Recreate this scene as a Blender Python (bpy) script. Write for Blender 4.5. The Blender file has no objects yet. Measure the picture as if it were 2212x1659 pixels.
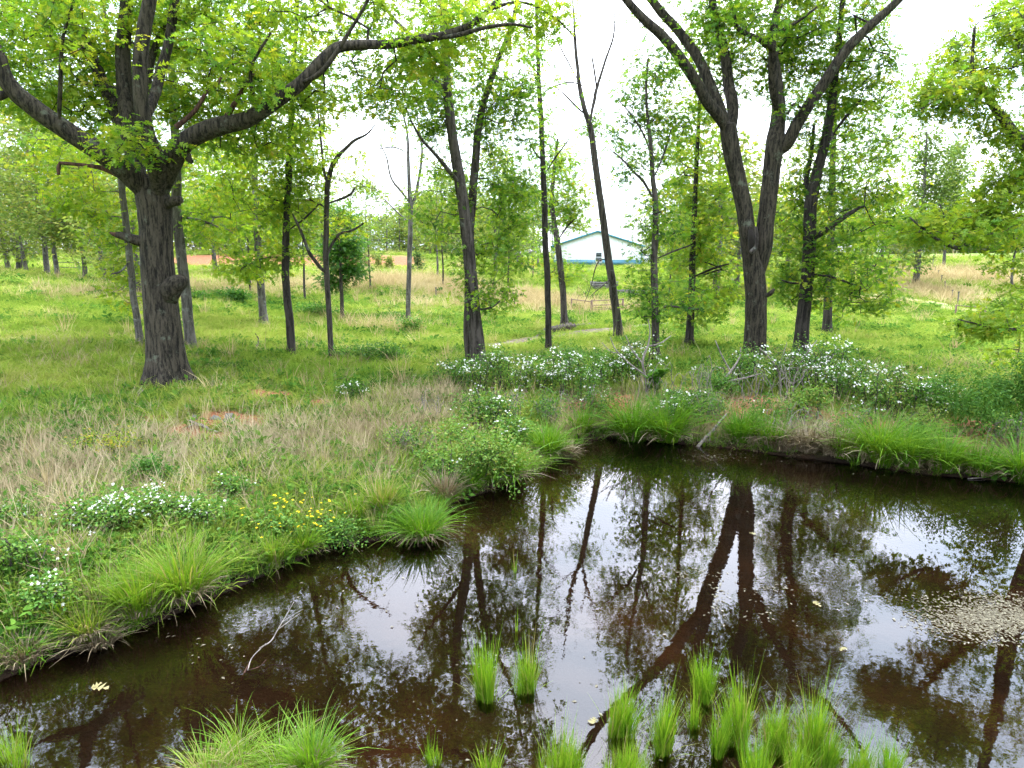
import bpy, math, random
import numpy as np
from mathutils import Vector

# ------------------------------------------------------------------ camera, sky, sun, exposure
sc = bpy.context.scene
HCAM, PITCH, FPX = 4.4, math.radians(10.5), 1536.0      # photo measured on a 2212 x 1659 grid
cam_d = bpy.data.cameras.new('camera')
cam = bpy.data.objects.new('camera', cam_d)
sc.collection.objects.link(cam)
cam.location = (0, 0, HCAM)
cam.rotation_euler = (math.radians(90) - PITCH, 0, 0)
cam_d.sensor_width = 36.0
cam_d.lens = 36.0 * FPX / 2212.0
cam_d.clip_start, cam_d.clip_end = 0.05, 5000
sc.camera = cam

SUN_EL, SUN_AZ = math.radians(52), math.radians(15)     # azimuth clockwise from +Y: behind thin cloud, ahead of the camera
w = bpy.data.worlds.new('World'); sc.world = w; w.use_nodes = True
nt = w.node_tree; nt.nodes.clear()
def N(t, tree=None, **kw):
    n = (tree or nt).nodes.new(t)
    for k, v in kw.items(): setattr(n, k, v)
    return n
out = N('ShaderNodeOutputWorld'); bg = N('ShaderNodeBackground'); bg.inputs['Strength'].default_value = 0.12
sky = N('ShaderNodeTexSky', sky_type='NISHITA'); sky.sun_disc = False
sky.sun_elevation = SUN_EL; sky.sun_rotation = SUN_AZ; sky.air_density = 1.0; sky.dust_density = 2.0
tc = N('ShaderNodeTexCoord'); mp = N('ShaderNodeMapping'); mp.inputs['Scale'].default_value = (1.0, 1.0, 2.6)
n1 = N('ShaderNodeTexNoise'); n1.inputs['Scale'].default_value = 2.3; n1.inputs['Detail'].default_value = 3; n1.inputs['Roughness'].default_value = 0.55
cr = N('ShaderNodeValToRGB')
cr.color_ramp.elements[0].position = 0.36; cr.color_ramp.elements[0].color = (4.6, 5.7, 6.9, 1)
cr.color_ramp.elements[1].position = 0.62; cr.color_ramp.elements[1].color = (8.3, 8.4, 9.0, 1)
mx = N('ShaderNodeMix', data_type='RGBA'); mx.inputs[0].default_value = 0.86
L = nt.links.new
L(tc.outputs['Generated'], mp.inputs['Vector']); L(mp.outputs[0], n1.inputs['Vector']); L(n1.outputs['Fac'], cr.inputs[0])
SUNV = (math.sin(SUN_AZ) * math.cos(SUN_EL), math.cos(SUN_AZ) * math.cos(SUN_EL), math.sin(SUN_EL))
dt = N('ShaderNodeVectorMath', operation='DOT_PRODUCT'); dt.inputs[1].default_value = SUNV
cl_ = N('ShaderNodeMath', operation='MAXIMUM'); cl_.inputs[1].default_value = 0.0
pw_ = N('ShaderNodeMath', operation='POWER'); pw_.inputs[1].default_value = 2.0
ma_ = N('ShaderNodeMath', operation='MULTIPLY_ADD'); ma_.inputs[1].default_value = 0.75; ma_.inputs[2].default_value = 0.8
gl_ = N('ShaderNodeVectorMath', operation='SCALE')
sx_ = N('ShaderNodeSeparateXYZ'); zc_ = N('ShaderNodeMath', operation='MAXIMUM'); zc_.inputs[1].default_value = 0.0      # overcast sky: darker at the horizon, brightest overhead
zm_ = N('ShaderNodeMath', operation='MULTIPLY_ADD'); zm_.inputs[1].default_value = 1.1; zm_.inputs[2].default_value = 0.40
zz_ = N('ShaderNodeMath', operation='MULTIPLY')
L(tc.outputs['Generated'], sx_.inputs[0]); L(sx_.outputs['Z'], zc_.inputs[0]); L(zc_.outputs[0], zm_.inputs[0]); L(zm_.outputs[0], zz_.inputs[1]); L(ma_.outputs[0], zz_.inputs[0])
L(tc.outputs['Generated'], dt.inputs[0]); L(dt.outputs['Value'], cl_.inputs[0]); L(cl_.outputs[0], pw_.inputs[0]); L(pw_.outputs[0], ma_.inputs[0]); L(cr.outputs[0], gl_.inputs[0]); L(zz_.outputs[0], gl_.inputs['Scale'])
L(sky.outputs[0], mx.inputs[6]); L(gl_.outputs[0], mx.inputs[7]); L(mx.outputs[2], bg.inputs[0]); L(bg.outputs[0], out.inputs[0])

sun_d = bpy.data.lights.new('sun', 'SUN'); sun_d.energy = 1.2; sun_d.angle = math.radians(14); sun_d.color = (1, 0.96, 0.9)
sun = bpy.data.objects.new('sun', sun_d); sc.collection.objects.link(sun)
sd = Vector((math.sin(SUN_AZ) * math.cos(SUN_EL), math.cos(SUN_AZ) * math.cos(SUN_EL), math.sin(SUN_EL)))
sun.rotation_euler = sd.to_track_quat('Z', 'Y').to_euler()
sc.view_settings.view_transform = 'Standard'; sc.view_settings.look = 'None'
sc.view_settings.exposure = 2.76; sc.view_settings.gamma = 1.0
sc.view_settings.use_curve_mapping = False
cy = sc.cycles
sc.render.engine = 'CYCLES'
cy.max_bounces = 4; cy.diffuse_bounces = 2; cy.glossy_bounces = 2; cy.transmission_bounces = 2; cy.transparent_max_bounces = 8
cy.caustics_reflective = False; cy.caustics_refractive = False; cy.sample_clamp_indirect = 6
cy.use_adaptive_sampling = True; cy.adaptive_threshold = .02; cy.adaptive_min_samples = 16
cy.use_denoising = True
try: cy.denoiser = 'OPENIMAGEDENOISE'
except Exception: pass

# ------------------------------------------------------------------ helpers
COL = sc.collection
R = np.random.default_rng(7)
CP, SP = math.cos(PITCH), math.sin(PITCH)
def ray(u, v):
    dx, dy = (u - 1106) / FPX, (829.5 - v) / FPX
    return np.array([dx, CP + dy * SP, -SP + dy * CP])
def pt(u, v, Y):
    d = ray(u, v); return np.array([0, 0, HCAM]) + d * (Y / d[1])
def tag(o, label=None, cat=None, group=None, kind=None):
    if label: o['label'] = label
    if cat: o['category'] = cat
    if group: o['group'] = group
    if kind: o['kind'] = kind
    return o
def empty(name, loc, label=None, cat=None, group=None):
    o = bpy.data.objects.new(name, None); COL.objects.link(o); o.location = [float(a) for a in loc]
    o.empty_display_size = 0.2
    return tag(o, label, cat, group)
def mesh_np(name, V, T=None, Q=None, tint=None, smooth=False, extra=None):
    V = np.asarray(V, np.float32); me = bpy.data.meshes.new(name)
    T = np.zeros((0, 3), np.int32) if T is None else np.asarray(T, np.int32)
    Q = np.zeros((0, 4), np.int32) if Q is None else np.asarray(Q, np.int32)
    me.vertices.add(len(V)); me.vertices.foreach_set('co', V.ravel())
    nl = T.size + Q.size
    me.loops.add(nl); me.loops.foreach_set('vertex_index', np.concatenate([T.ravel(), Q.ravel()]).astype(np.int32))
    npoly = len(T) + len(Q); me.polygons.add(npoly)
    st = np.concatenate([np.arange(len(T)) * 3, T.size + np.arange(len(Q)) * 4]).astype(np.int32)
    me.polygons.foreach_set('loop_start', st)
    if smooth: me.polygons.foreach_set('use_smooth', np.ones(npoly, bool))
    for nm, arr in [('tint', tint)] + list((extra or {}).items()):
        if arr is not None:
            a = me.attributes.new(nm, 'FLOAT', 'POINT'); a.data.foreach_set('value', np.asarray(arr, np.float32))
    me.update(calc_edges=True); me.validate()
    return me
def link(name, me, mat, parent=None, loc=None):
    o = bpy.data.objects.new(name, me); COL.objects.link(o)
    if mat and not me.materials: me.materials.append(mat)
    if parent: o.parent = parent
    if loc is not None: o.location = [float(a) for a in loc]
    return o
class Acc:
    def __init__(s): s.V = []; s.T = []; s.Q = []; s.C = []; s.n = 0
    def add(s, V, T=None, Q=None, tint=0.5):
        V = np.asarray(V, float).reshape(-1, 3)
        if T is not None and len(T): s.T.append(np.asarray(T) + s.n)
        if Q is not None and len(Q): s.Q.append(np.asarray(Q) + s.n)
        s.V.append(V); s.C.append(np.broadcast_to(np.asarray(tint, float), (len(V),))); s.n += len(V)
    def obj(s, name, mat, parent=None, origin=(0, 0, 0), smooth=False, loc=None):
        V = np.concatenate(s.V) - np.asarray(origin)
        me = mesh_np(name, V, np.concatenate(s.T) if s.T else None, np.concatenate(s.Q) if s.Q else None, np.concatenate(s.C), smooth)
        return link(name, me, mat, parent, loc)
def box(acc, c, s, rz=0.0, tint=.5):
    x, y, z = np.asarray(s) / 2
    V = np.array([[-x,-y,-z],[x,-y,-z],[x,y,-z],[-x,y,-z],[-x,-y,z],[x,-y,z],[x,y,z],[-x,y,z]])
    ca, sa = math.cos(rz), math.sin(rz)
    V = V @ np.array([[ca, sa, 0], [-sa, ca, 0], [0, 0, 1]]) + np.asarray(c)
    acc.add(V, Q=[[0,3,2,1],[4,5,6,7],[0,1,5,4],[1,2,6,5],[2,3,7,6],[3,0,4,7]], tint=tint)
def tube(acc, P, r, k=8, rng=None, rough=0.0, tint=.5, flare=None):
    P = np.asarray(P, float); r = np.asarray(r, float); n = len(P)
    T = np.gradient(P, axis=0); T /= np.linalg.norm(T, axis=1)[:, None] + 1e-9
    ref = np.array([0.31, 0.95, 0.1]) if abs(T[0][1]) < .9 else np.array([1., 0, 0])
    A = np.cross(T, ref); A /= np.linalg.norm(A, axis=1)[:, None] + 1e-9
    B = np.cross(T, A)
    th = np.linspace(0, 2 * np.pi, k, endpoint=False)
    rr = np.repeat(r[:, None], k, 1)
    if rng is not None and rough > 0:
        m = 1 + rough * np.sin(th[None, :] * 2 + np.linspace(0, 5, n)[:, None] + rng.uniform(0, 6)) * .6 + rough * np.sin(th[None, :] * 5 + rng.uniform(0, 6) + np.linspace(0, 3, n)[:, None]) * .4
        m += rng.normal(0, rough * .12, (n, k)); rr = rr * m
    if flare is not None: rr = rr * flare(np.linspace(0, 1, n)[:, None], th[None, :])
    V = P[:, None, :] + rr[:, :, None] * (np.cos(th)[None, :, None] * A[:, None, :] + np.sin(th)[None, :, None] * B[:, None, :])
    i = np.arange(n - 1)[:, None] * k; j = np.arange(k)[None, :]; j2 = (j + 1) % k
    Q = np.stack([i + j, i + j2, i + k + j2, i + k + j], -1).reshape(-1, 4)
    V = np.concatenate([V.reshape(-1, 3), P[-1:] + T[-1:] * r[-1] * .5])
    tip = n * k; base = (n - 1) * k
    Tt = np.stack([base + np.arange(k), base + (np.arange(k) + 1) % k, np.full(k, tip)], -1)
    acc.add(V, T=Tt, Q=Q, tint=tint)
def prisms(acc, P0, P1, r0, r1, tint=.5):
    """many thin 3-sided twigs at once"""
    P0, P1 = np.asarray(P0), np.asarray(P1); n = len(P0)
    if n == 0: return
    D = P1 - P0; D /= np.linalg.norm(D, axis=1)[:, None] + 1e-9
    ref = np.where(np.abs(D[:, 2:3]) < .8, [[0, 0, 1.]], [[1., 0, 0]])
    A = np.cross(D, ref); A /= np.linalg.norm(A, axis=1)[:, None] + 1e-9; B = np.cross(D, A)
    V = np.zeros((n, 6, 3))
    for q in range(3):
        a = q * 2.0944; o = math.cos(a) * A + math.sin(a) * B
        V[:, q] = P0 + o * np.asarray(r0)[:, None]; V[:, 3 + q] = P1 + o * np.asarray(r1)[:, None]
    b = (np.arange(n) * 6)[:, None]
    Q = np.concatenate([b + np.array([[0, 1, 4, 3]]), b + np.array([[1, 2, 5, 4]]), b + np.array([[2, 0, 3, 5]])])
    acc.add(V.reshape(-1, 3), Q=Q, tint=tint)
OAK_V = np.array([[0,0,0],[0,.36,.0],[0,.68,.0],[0,1.05,-.05],[.36,.40,.09],[.44,.72,.10],[.20,.98,.03],[-.36,.40,.09],[-.44,.72,.10],[-.20,.98,.03]])
OAK_T = np.array([[0,4,1],[1,5,2],[2,6,3],[0,1,7],[1,2,8],[2,3,9]])
RH_V = np.array([[0,0,0],[.27,.45,.07],[0,1,-.06],[-.27,.45,.07]])
RH_T = np.array([[0,1,2],[0,2,3]])
OV_V = np.array([[0,0,0],[.20,.25,.05],[.25,.55,.06],[0,1,-.1],[-.25,.55,.06],[-.20,.25,.05],[0,.45,0]])
OV_T = np.array([[0,1,6],[1,2,6],[2,3,6],[3,4,6],[4,5,6],[5,0,6]])
KINDS = {'oak': (OAK_V, OAK_T), 'simple': (RH_V, RH_T), 'oval': (OV_V, OV_T)}
def leaves(acc, P, A, Nn, size, tint, kind='simple'):
    tv, tt = KINDS[kind]; n = len(P)
    if n == 0: return
    A = A / (np.linalg.norm(A, axis=1)[:, None] + 1e-9)
    S = np.cross(A, Nn); S /= np.linalg.norm(S, axis=1)[:, None] + 1e-9
    M = np.cross(S, A)
    size = np.broadcast_to(size, (n,))
    V = P[:, None, :] + size[:, None, None] * (tv[None, :, 0, None] * S[:, None, :] + tv[None, :, 1, None] * A[:, None, :] + tv[None, :, 2, None] * M[:, None, :])
    F = (np.arange(n) * len(tv))[:, None, None] + tt[None]
    acc.add(V.reshape(-1, 3), T=F.reshape(-1, 3), tint=np.repeat(np.broadcast_to(tint, (n,)), len(tv)))
def spray(acc, C, per, spread, size, droop, tint, kind, rng, flat=.6):
    """leaf sprays: `per` leaves round every cluster centre"""
    C = np.asarray(C); n = len(C)
    if n == 0: return
    P = np.repeat(C, per, 0); m = len(P)
    o = rng.normal(0, 1, (m, 3)) * np.array([1, 1, .55]) * spread
    A = rng.normal(0, 1, (m, 3)) * np.array([1, 1, .5]); A += o / (spread + 1e-6) * .7; A[:, 2] -= droop
    Nn = rng.normal(0, flat, (m, 3)); Nn[:, 2] += 1
    tm, ts = tint
    t = np.clip(np.repeat(rng.normal(tm, ts, n), per) + rng.normal(0, ts * .8, m), 0, 1)
    leaves(acc, P + o, A, Nn, size * rng.uniform(.6, 1.25, m), t, kind)
def vnoise(x, y, seed=0):
    x = np.asarray(x, float); y = np.asarray(y, float)
    xi, yi = np.floor(x), np.floor(y); fx, fy = x - xi, y - yi
    fx = fx * fx * (3 - 2 * fx); fy = fy * fy * (3 - 2 * fy)
    def h(a, b):
        s = np.sin(a * 127.1 + b * 311.7 + seed * 74.7) * 43758.5453
        return s - np.floor(s)
    return (h(xi, yi) * (1 - fx) + h(xi + 1, yi) * fx) * (1 - fy) + (h(xi, yi + 1) * (1 - fx) + h(xi + 1, yi + 1) * fx) * fy
def fbm(x, y, seed=0, o=4):
    s = 0; a = .5
    for k in range(o): s = s + a * vnoise(x * 2 ** k, y * 2 ** k, seed + k * 3); a *= .5
    return s / (1 - .5 ** o)
def sstep(a, b, x):
    t = np.clip((x - a) / (b - a), 0, 1); return t * t * (3 - 2 * t)

# ------------------------------------------------------------------ materials
def mat(name):
    m = bpy.data.materials.new(name); m.use_nodes = True; m.node_tree.nodes.clear(); return m, m.node_tree
def ramp(t, stops, interp='LINEAR'):
    n = t.nodes.new('ShaderNodeValToRGB'); e = n.color_ramp.elements; n.color_ramp.interpolation = interp
    while len(e) < len(stops): e.new(.5)
    for el, (p, c) in zip(e, stops): el.position = p; el.color = (*c, 1)
    return n
def leaf_mat(name, stops, trans=.5, gain=1.42, gloss=.012):
    m, t = mat(name); o = N('ShaderNodeOutputMaterial', t); at = N('ShaderNodeAttribute', t, attribute_name='tint'); c = ramp(t, stops)
    d = N('ShaderNodeBsdfDiffuse', t); tr = N('ShaderNodeBsdfTranslucent', t); mxs = N('ShaderNodeMixShader', t); mxs.inputs[0].default_value = trans
    g = N('ShaderNodeBsdfGlossy', t); g.inputs['Roughness'].default_value = .45; g.inputs['Color'].default_value = (.8, .85, .8, 1)
    m2 = N('ShaderNodeMixShader', t); m2.inputs[0].default_value = gloss
    mul = N('ShaderNodeMix', t, data_type='RGBA', blend_type='MULTIPLY'); mul.inputs[0].default_value = 1; mul.inputs[7].default_value = (gain, gain * .95, gain * .55, 1)
    k = t.links.new
    k(at.outputs['Fac'], c.inputs[0]); k(c.outputs[0], d.inputs[0]); k(c.outputs[0], mul.inputs[6]); k(mul.outputs[2], tr.inputs[0])
    k(d.outputs[0], mxs.inputs[1]); k(tr.outputs[0], mxs.inputs[2]); k(mxs.outputs[0], m2.inputs[1]); k(g.outputs[0], m2.inputs[2]); k(m2.outputs[0], o.inputs[0])
    return m
M = {}
M['leaf'] = leaf_mat('oak_foliage', [(0, (.026, .080, .011)), (.3, (.082, .185, .017)), (.62, (.185, .275, .022)), (.9, (.29, .295, .027)), (1, (.31, .24, .035))])
M['leaf_green'] = leaf_mat('green_foliage', [(0, (.022, .075, .012)), (.45, (.055, .145, .020)), (.8, (.115, .205, .03)), (1, (.20, .23, .04))])
M['leaf_far'] = leaf_mat('far_foliage', [(0, (.05, .11, .025)), (.45, (.11, .18, .035)), (.8, (.19, .24, .05)), (1, (.27, .25, .07))], trans=.35)
M['leaf_pine'] = leaf_mat('pine_needles', [(0, (.03, .07, .022)), (1, (.09, .15, .045))], trans=.3)
M['bramble'] = leaf_mat('bramble_foliage', [(0, (.025, .075, .012)), (.5, (.06, .15, .02)), (.9, (.14, .22, .035)), (1, (.20, .20, .05))], trans=.35)
M['sedge'] = leaf_mat('sedge_blades', [(0, (.026, .085, .006)), (.4, (.065, .16, .009)), (.75, (.13, .21, .015)), (.86, (.20, .18, .06)), (1, (.25, .20, .11))], trans=.35)
M['rush'] = leaf_mat('rush_blades', [(0, (.035, .11, .006)), (.5, (.095, .205, .010)), (.85, (.17, .25, .02)), (1, (.22, .19, .08))], trans=.35)
M['straw'] = leaf_mat('straw_blades', [(0, (.075, .055, .034)), (.6, (.19, .15, .095)), (1, (.30, .25, .175))], trans=.2, gain=1.0)
M['petal'] = leaf_mat('white_petals', [(0, (.22, .24, .16)), (.4, (.45, .46, .42)), (1, (.78, .78, .76))], trans=.3, gain=1.0)
M['yellow'] = leaf_mat('yellow_petals', [(0, (.75, .52, .01)), (1, (.85, .66, .02))], trans=.3, gain=1.0)
def grass_mat(name, stops, trans=.35, nscale=.22, rnd=.45):
    m, t = mat(name); o = N('ShaderNodeOutputMaterial', t); oi = N('ShaderNodeObjectInfo', t); at = N('ShaderNodeAttribute', t, attribute_name='tint')
    no = N('ShaderNodeTexNoise', t); no.inputs['Scale'].default_value = nscale; no.inputs['Detail'].default_value = 2
    a = N('ShaderNodeMath', t, operation='MULTIPLY_ADD'); a.inputs[1].default_value = rnd; a.inputs[2].default_value = -rnd * .5
    b = N('ShaderNodeMath', t, operation='ADD'); e = N('ShaderNodeMath', t, operation='MULTIPLY_ADD'); e.inputs[1].default_value = .5; e.inputs[2].default_value = -.25
    f = N('ShaderNodeMath', t, operation='ADD'); g = N('ShaderNodeMath', t, operation='MULTIPLY_ADD'); g.inputs[1].default_value = 1.7; g.inputs[2].default_value = -.35
    c = ramp(t, stops); d = N('ShaderNodeBsdfDiffuse', t); tr = N('ShaderNodeBsdfTranslucent', t); ms = N('ShaderNodeMixShader', t); ms.inputs[0].default_value = trans
    k = t.links.new
    k(oi.outputs['Location'], no.inputs['Vector']); k(no.outputs['Fac'], g.inputs[0]); k(oi.outputs['Random'], a.inputs[0]); k(g.outputs[0], b.inputs[0]); k(a.outputs[0], b.inputs[1])
    k(at.outputs['Fac'], e.inputs[0]); k(b.outputs[0], f.inputs[0]); k(e.outputs[0], f.inputs[1]); k(f.outputs[0], c.inputs[0])
    k(c.outputs[0], d.inputs[0]); k(c.outputs[0], tr.inputs[0]); k(d.outputs[0], ms.inputs[1]); k(tr.outputs[0], ms.inputs[2]); k(ms.outputs[0], o.inputs[0])
    return m
M['grass'] = grass_mat('meadow_grass', [(0, (.075, .140, .016)), (.4, (.145, .225, .028)), (.75, (.225, .275, .045)), (1, (.31, .285, .10))])
M['weed'] = grass_mat('weed_leaves', [(0, (.035, .095, .014)), (.5, (.075, .165, .024)), (1, (.15, .225, .04))])
M['dry'] = grass_mat('dry_grass', [(0, (.22, .17, .08)), (.5, (.36, .285, .14)), (1, (.46, .38, .21))], trans=.25)
M['brown'] = grass_mat('brown_stems', [(0, (.15, .115, .065)), (.5, (.27, .215, .125)), (1, (.38, .32, .20))], trans=.2)
def bark_mat(name, dark, light, lichen=(.22, .24, .20), lich=.55, sc_=9.0, bump=.6):
    m, t = mat(name); o = N('ShaderNodeOutputMaterial', t); p = N('ShaderNodeBsdfPrincipled', t); p.inputs['Roughness'].default_value = .9
    p.inputs['Specular IOR Level'].default_value = .2
    c = N('ShaderNodeTexCoord', t); mpp = N('ShaderNodeMapping', t); mpp.inputs['Scale'].default_value = (1, 1, .14)
    no = N('ShaderNodeTexNoise', t); no.inputs['Scale'].default_value = sc_; no.inputs['Detail'].default_value = 6; no.inputs['Roughness'].default_value = .6; no.inputs['Distortion'].default_value = .6
    r1 = ramp(t, [(.41, dark), (.58, light)])
    n2 = N('ShaderNodeTexNoise', t); n2.inputs['Scale'].default_value = 2.6; n2.inputs['Detail'].default_value = 7; n2.inputs['Roughness'].default_value = .68
    r2 = ramp(t, [(lich, (0, 0, 0)), (lich + .09, (1, 1, 1))])
    mxx = N('ShaderNodeMix', t, data_type='RGBA'); mxx.inputs[7].default_value = (*lichen, 1)
    bp = N('ShaderNodeBump', t); bp.inputs['Strength'].default_value = bump; bp.inputs['Distance'].default_value = .06
    k = t.links.new
    m3 = N('ShaderNodeMapping', t); m3.inputs['Scale'].default_value = (1, 1, .45); n3 = N('ShaderNodeTexNoise', t); n3.inputs['Scale'].default_value = sc_ * 1.6; n3.inputs['Detail'].default_value = 3; n3.inputs['Distortion'].default_value = 1.2
    mm = N('ShaderNodeMix', t, data_type='FLOAT'); mm.inputs[0].default_value = .26
    k(c.outputs['Object'], m3.inputs[0]); k(m3.outputs[0], n3.inputs['Vector']); k(no.outputs['Fac'], mm.inputs[2]); k(n3.outputs['Fac'], mm.inputs[3])
    k(c.outputs['Object'], mpp.inputs[0]); k(mpp.outputs[0], no.inputs['Vector']); k(mm.outputs[0], r1.inputs[0]); k(c.outputs['Object'], n2.inputs['Vector'])
    k(n2.outputs['Fac'], r2.inputs[0]); k(r2.outputs[0], mxx.inputs[0]); k(r1.outputs[0], mxx.inputs[6]); k(mxx.outputs[2], p.inputs['Base Color'])
    k(mm.outputs[0], bp.inputs['Height']); k(bp.outputs[0], p.inputs['Normal']); k(p.outputs[0], o.inputs[0])
    return m
M['bark'] = bark_mat('oak_bark', (.006, .005, .0036), (.050, .042, .030), lichen=(.078, .085, .062), lich=.585, sc_=15, bump=1.0)
M['bark_black'] = bark_mat('dark_bark', (.012, .010, .009), (.045, .038, .034), lich=.64)
M['bark_grey'] = bark_mat('grey_bark', (.040, .036, .032), (.115, .105, .094), lichen=(.16, .165, .145), lich=.54, bump=.4)
M['bark_mid'] = bark_mat('brown_bark', (.016, .013, .011), (.068, .058, .05), lichen=(.11, .115, .10), lich=.6)
M['deadwood'] = bark_mat('weathered_deadwood', (.08, .068, .058), (.21, .185, .16), lichen=(.22, .20, .18), lich=.6, sc_=18, bump=.3)
M['redwood'] = bark_mat('rotten_red_deadwood', (.025, .013, .009), (.085, .045, .03), lichen=(.09, .075, .06), lich=.64, sc_=16, bump=.5)
def flat_mat(name, col, rough=.7, var=.25, scale=6, bump=.0, metal=0.0, spec=.4):
    m, t = mat(name); o = N('ShaderNodeOutputMaterial', t); p = N('ShaderNodeBsdfPrincipled', t); p.inputs['Roughness'].default_value = rough; p.inputs['Metallic'].default_value = metal
    p.inputs['Specular IOR Level'].default_value = spec
    c = N('ShaderNodeTexCoord', t); no = N('ShaderNodeTexNoise', t); no.inputs['Scale'].default_value = scale; no.inputs['Detail'].default_value = 5
    r = ramp(t, [(.3, tuple(x * (1 - var) for x in col)), (.7, tuple(min(1, x * (1 + var)) for x in col))])
    k = t.links.new; k(c.outputs['Object'], no.inputs['Vector']); k(no.outputs['Fac'], r.inputs[0]); k(r.outputs[0], p.inputs['Base Color'])
    if bump:
        b = N('ShaderNodeBump', t); b.inputs['Strength'].default_value = bump; b.inputs['Distance'].default_value = .03; k(no.outputs['Fac'], b.inputs['Height']); k(b.outputs[0], p.inputs['Normal'])
    k(p.outputs[0], o.inputs[0]); return m
M['white_metal'] = flat_mat('white_painted_metal', (.74, .76, .78), .45, .04, 3)
M['teal'] = flat_mat('teal_painted_metal', (.045, .16, .21), .4, .08, 3)
M['roof'] = flat_mat('pale_metal_roof', (.62, .65, .66), .4, .05, 2)
M['glass'] = flat_mat('dark_window_glass', (.02, .03, .03), .06, .1, 2, spec=.6)
M['grey_wood'] = flat_mat('weathered_grey_wood', (.12, .112, .105), .85, .3, 9, .3)
M['rust'] = flat_mat('rusty_steel', (.10, .055, .04), .7, .35, 20)
M['post'] = flat_mat('dark_steel_post', (.05, .045, .04), .7, .3, 10)
M['rock'] = flat_mat('grey_rock', (.10, .092, .082), .9, .35, 14, .6)
M['clay'] = flat_mat('red_clay', (.38, .17, .085), .95, .3, 5, .6)
M['path'] = flat_mat('gravel_clay_track', (.075, .053, .034), .95, .35, 9, .6)
M['ledge'] = flat_mat('dark_soil_ledge', (.035, .026, .018), .95, .4, 8, .6)
M['mown'] = flat_mat('mown_pale_grass', (.20, .19, .085), .95, .3, 6, .5)
M['paleroad'] = flat_mat('pale_gravel_road', (.55, .48, .41), .95, .12, 3)
M['litter'] = flat_mat('dead_leaf_litter', (.27, .17, .10), .9, .4, 8)
M['raft'] = leaf_mat('floating_debris', [(0, (.035, .03, .019)), (.6, (.085, .075, .052)), (1, (.15, .14, .10))], trans=.05, gain=1)
M['fallen'] = leaf_mat('fallen_leaf', [(0, (.10, .09, .03)), (1, (.17, .15, .07))], trans=.1, gain=1)
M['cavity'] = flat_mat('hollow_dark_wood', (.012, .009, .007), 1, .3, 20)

# ------------------------------------------------------------------ terrain
SHORE_PX = [(-320, 1640), (-140, 1520), (0, 1468), (70, 1438), (150, 1412), (260, 1372), (330, 1346), (430, 1302), (520, 1264), (590, 1232), (690, 1190), (770, 1168), (850, 1168),
            (930, 1150), (962, 1092), (1050, 1062), (1135, 1030), (1195, 1000), (1228, 962), (1310, 944), (1400, 952), (1500, 960), (1600, 970), (1700, 985), (1800, 996),
            (1900, 1010), (2000, 1024), (2100, 1032), (2200, 1042), (2400, 1072), (2650, 1130)]
def zplane(u, v, z=0.0):
    d = ray(u, v); return np.array([0, 0, HCAM]) + d * ((z - HCAM) / d[2])
POLY = np.array([zplane(*p)[:2] for p in SHORE_PX] + [(19, 6), (15, -3), (6, -8), (-4, -8), (-9, -3), (-8.5, 2.0)])
def shore_sd(x, y):
    """signed distance to the pond's edge, positive on land"""
    x = np.asarray(x, float); y = np.asarray(y, float); sh = x.shape; x = x.ravel(); y = y.ravel()
    d2 = np.full(x.shape, 1e18); ins = np.zeros(x.shape, bool); n = len(POLY)
    for i in range(n):
        a, b = POLY[i], POLY[(i + 1) % n]; e = b - a
        t = np.clip(((x - a[0]) * e[0] + (y - a[1]) * e[1]) / (e @ e), 0, 1)
        d2 = np.minimum(d2, (x - a[0] - t * e[0]) ** 2 + (y - a[1] - t * e[1]) ** 2)
        c = (a[1] > y) != (b[1] > y)
        if a[1] != b[1]: ins ^= c & (x < (b[0] - a[0]) * (y - a[1]) / (b[1] - a[1]) + a[0])
    return (np.sqrt(d2) * np.where(ins, -1, 1)).reshape(sh)
def ydist(v, z): return (HCAM - z) / math.tan(PITCH - math.atan((829.5 - v) / FPX))
COLS = {-0.72: ([(1400, .35), (1250, .6), (1000, .8), (830, 1.1), (700, 1.8), (640, 2.4), (598, 2.95)], [(60, 2.7), (90, 2.7), (140, 3.9), (260, 4.2)]),
        -0.45: ([(1250, .4), (1000, .7), (830, 1.05), (760, 1.1), (700, 1.2), (650, 1.5), (605, 2.05)], [(80, 2.2), (99, 2.3), (108.5, 4.25), (112, 4.3), (260, 4.3)]),
        -0.15: ([(1100, .25), (900, .5), (800, .6), (740, .5), (705, .4), (660, .8), (620, 1.5), (597, 2.0)], [(80, 2.1), (99, 2.3), (108.5, 4.25), (112, 4.3), (260, 4.3)]),
        0.10: ([(950, .15), (870, .65), (790, .75), (725, .6), (680, .3), (640, .8), (605, 1.6), (574, 2.1)], [(170, 2.5), (260, 3.6)]),
        0.35: ([(960, .15), (880, .7), (790, .75), (730, .5), (690, .2), (650, .4), (610, 1.2), (580, 2.2)], [(140, 3.4), (260, 4.2)]),
        0.65: ([(1010, .15), (920, .6), (860, .6), (800, .3), (740, .1), (690, 0.0), (650, .4), (610, 1.3), (580, 2.3)], [(145, 4.1), (260, 4.3)])}
UG = np.linspace(-.95, .95, 96); LG = np.linspace(math.log(4), math.log(400), 220)
_tab = []
for uc, (a, b) in sorted(COLS.items()):
    yz = [(ydist(v, z), z) for v, z in a] + b
    _tab.append(np.interp(np.exp(LG), [q[0] for q in yz], [q[1] for q in yz]))
_tab = np.array(_tab); _us = sorted(COLS)
HG = np.array([[np.interp(u, _us, _tab[:, j]) for j in range(len(LG))] for u in UG])
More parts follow.
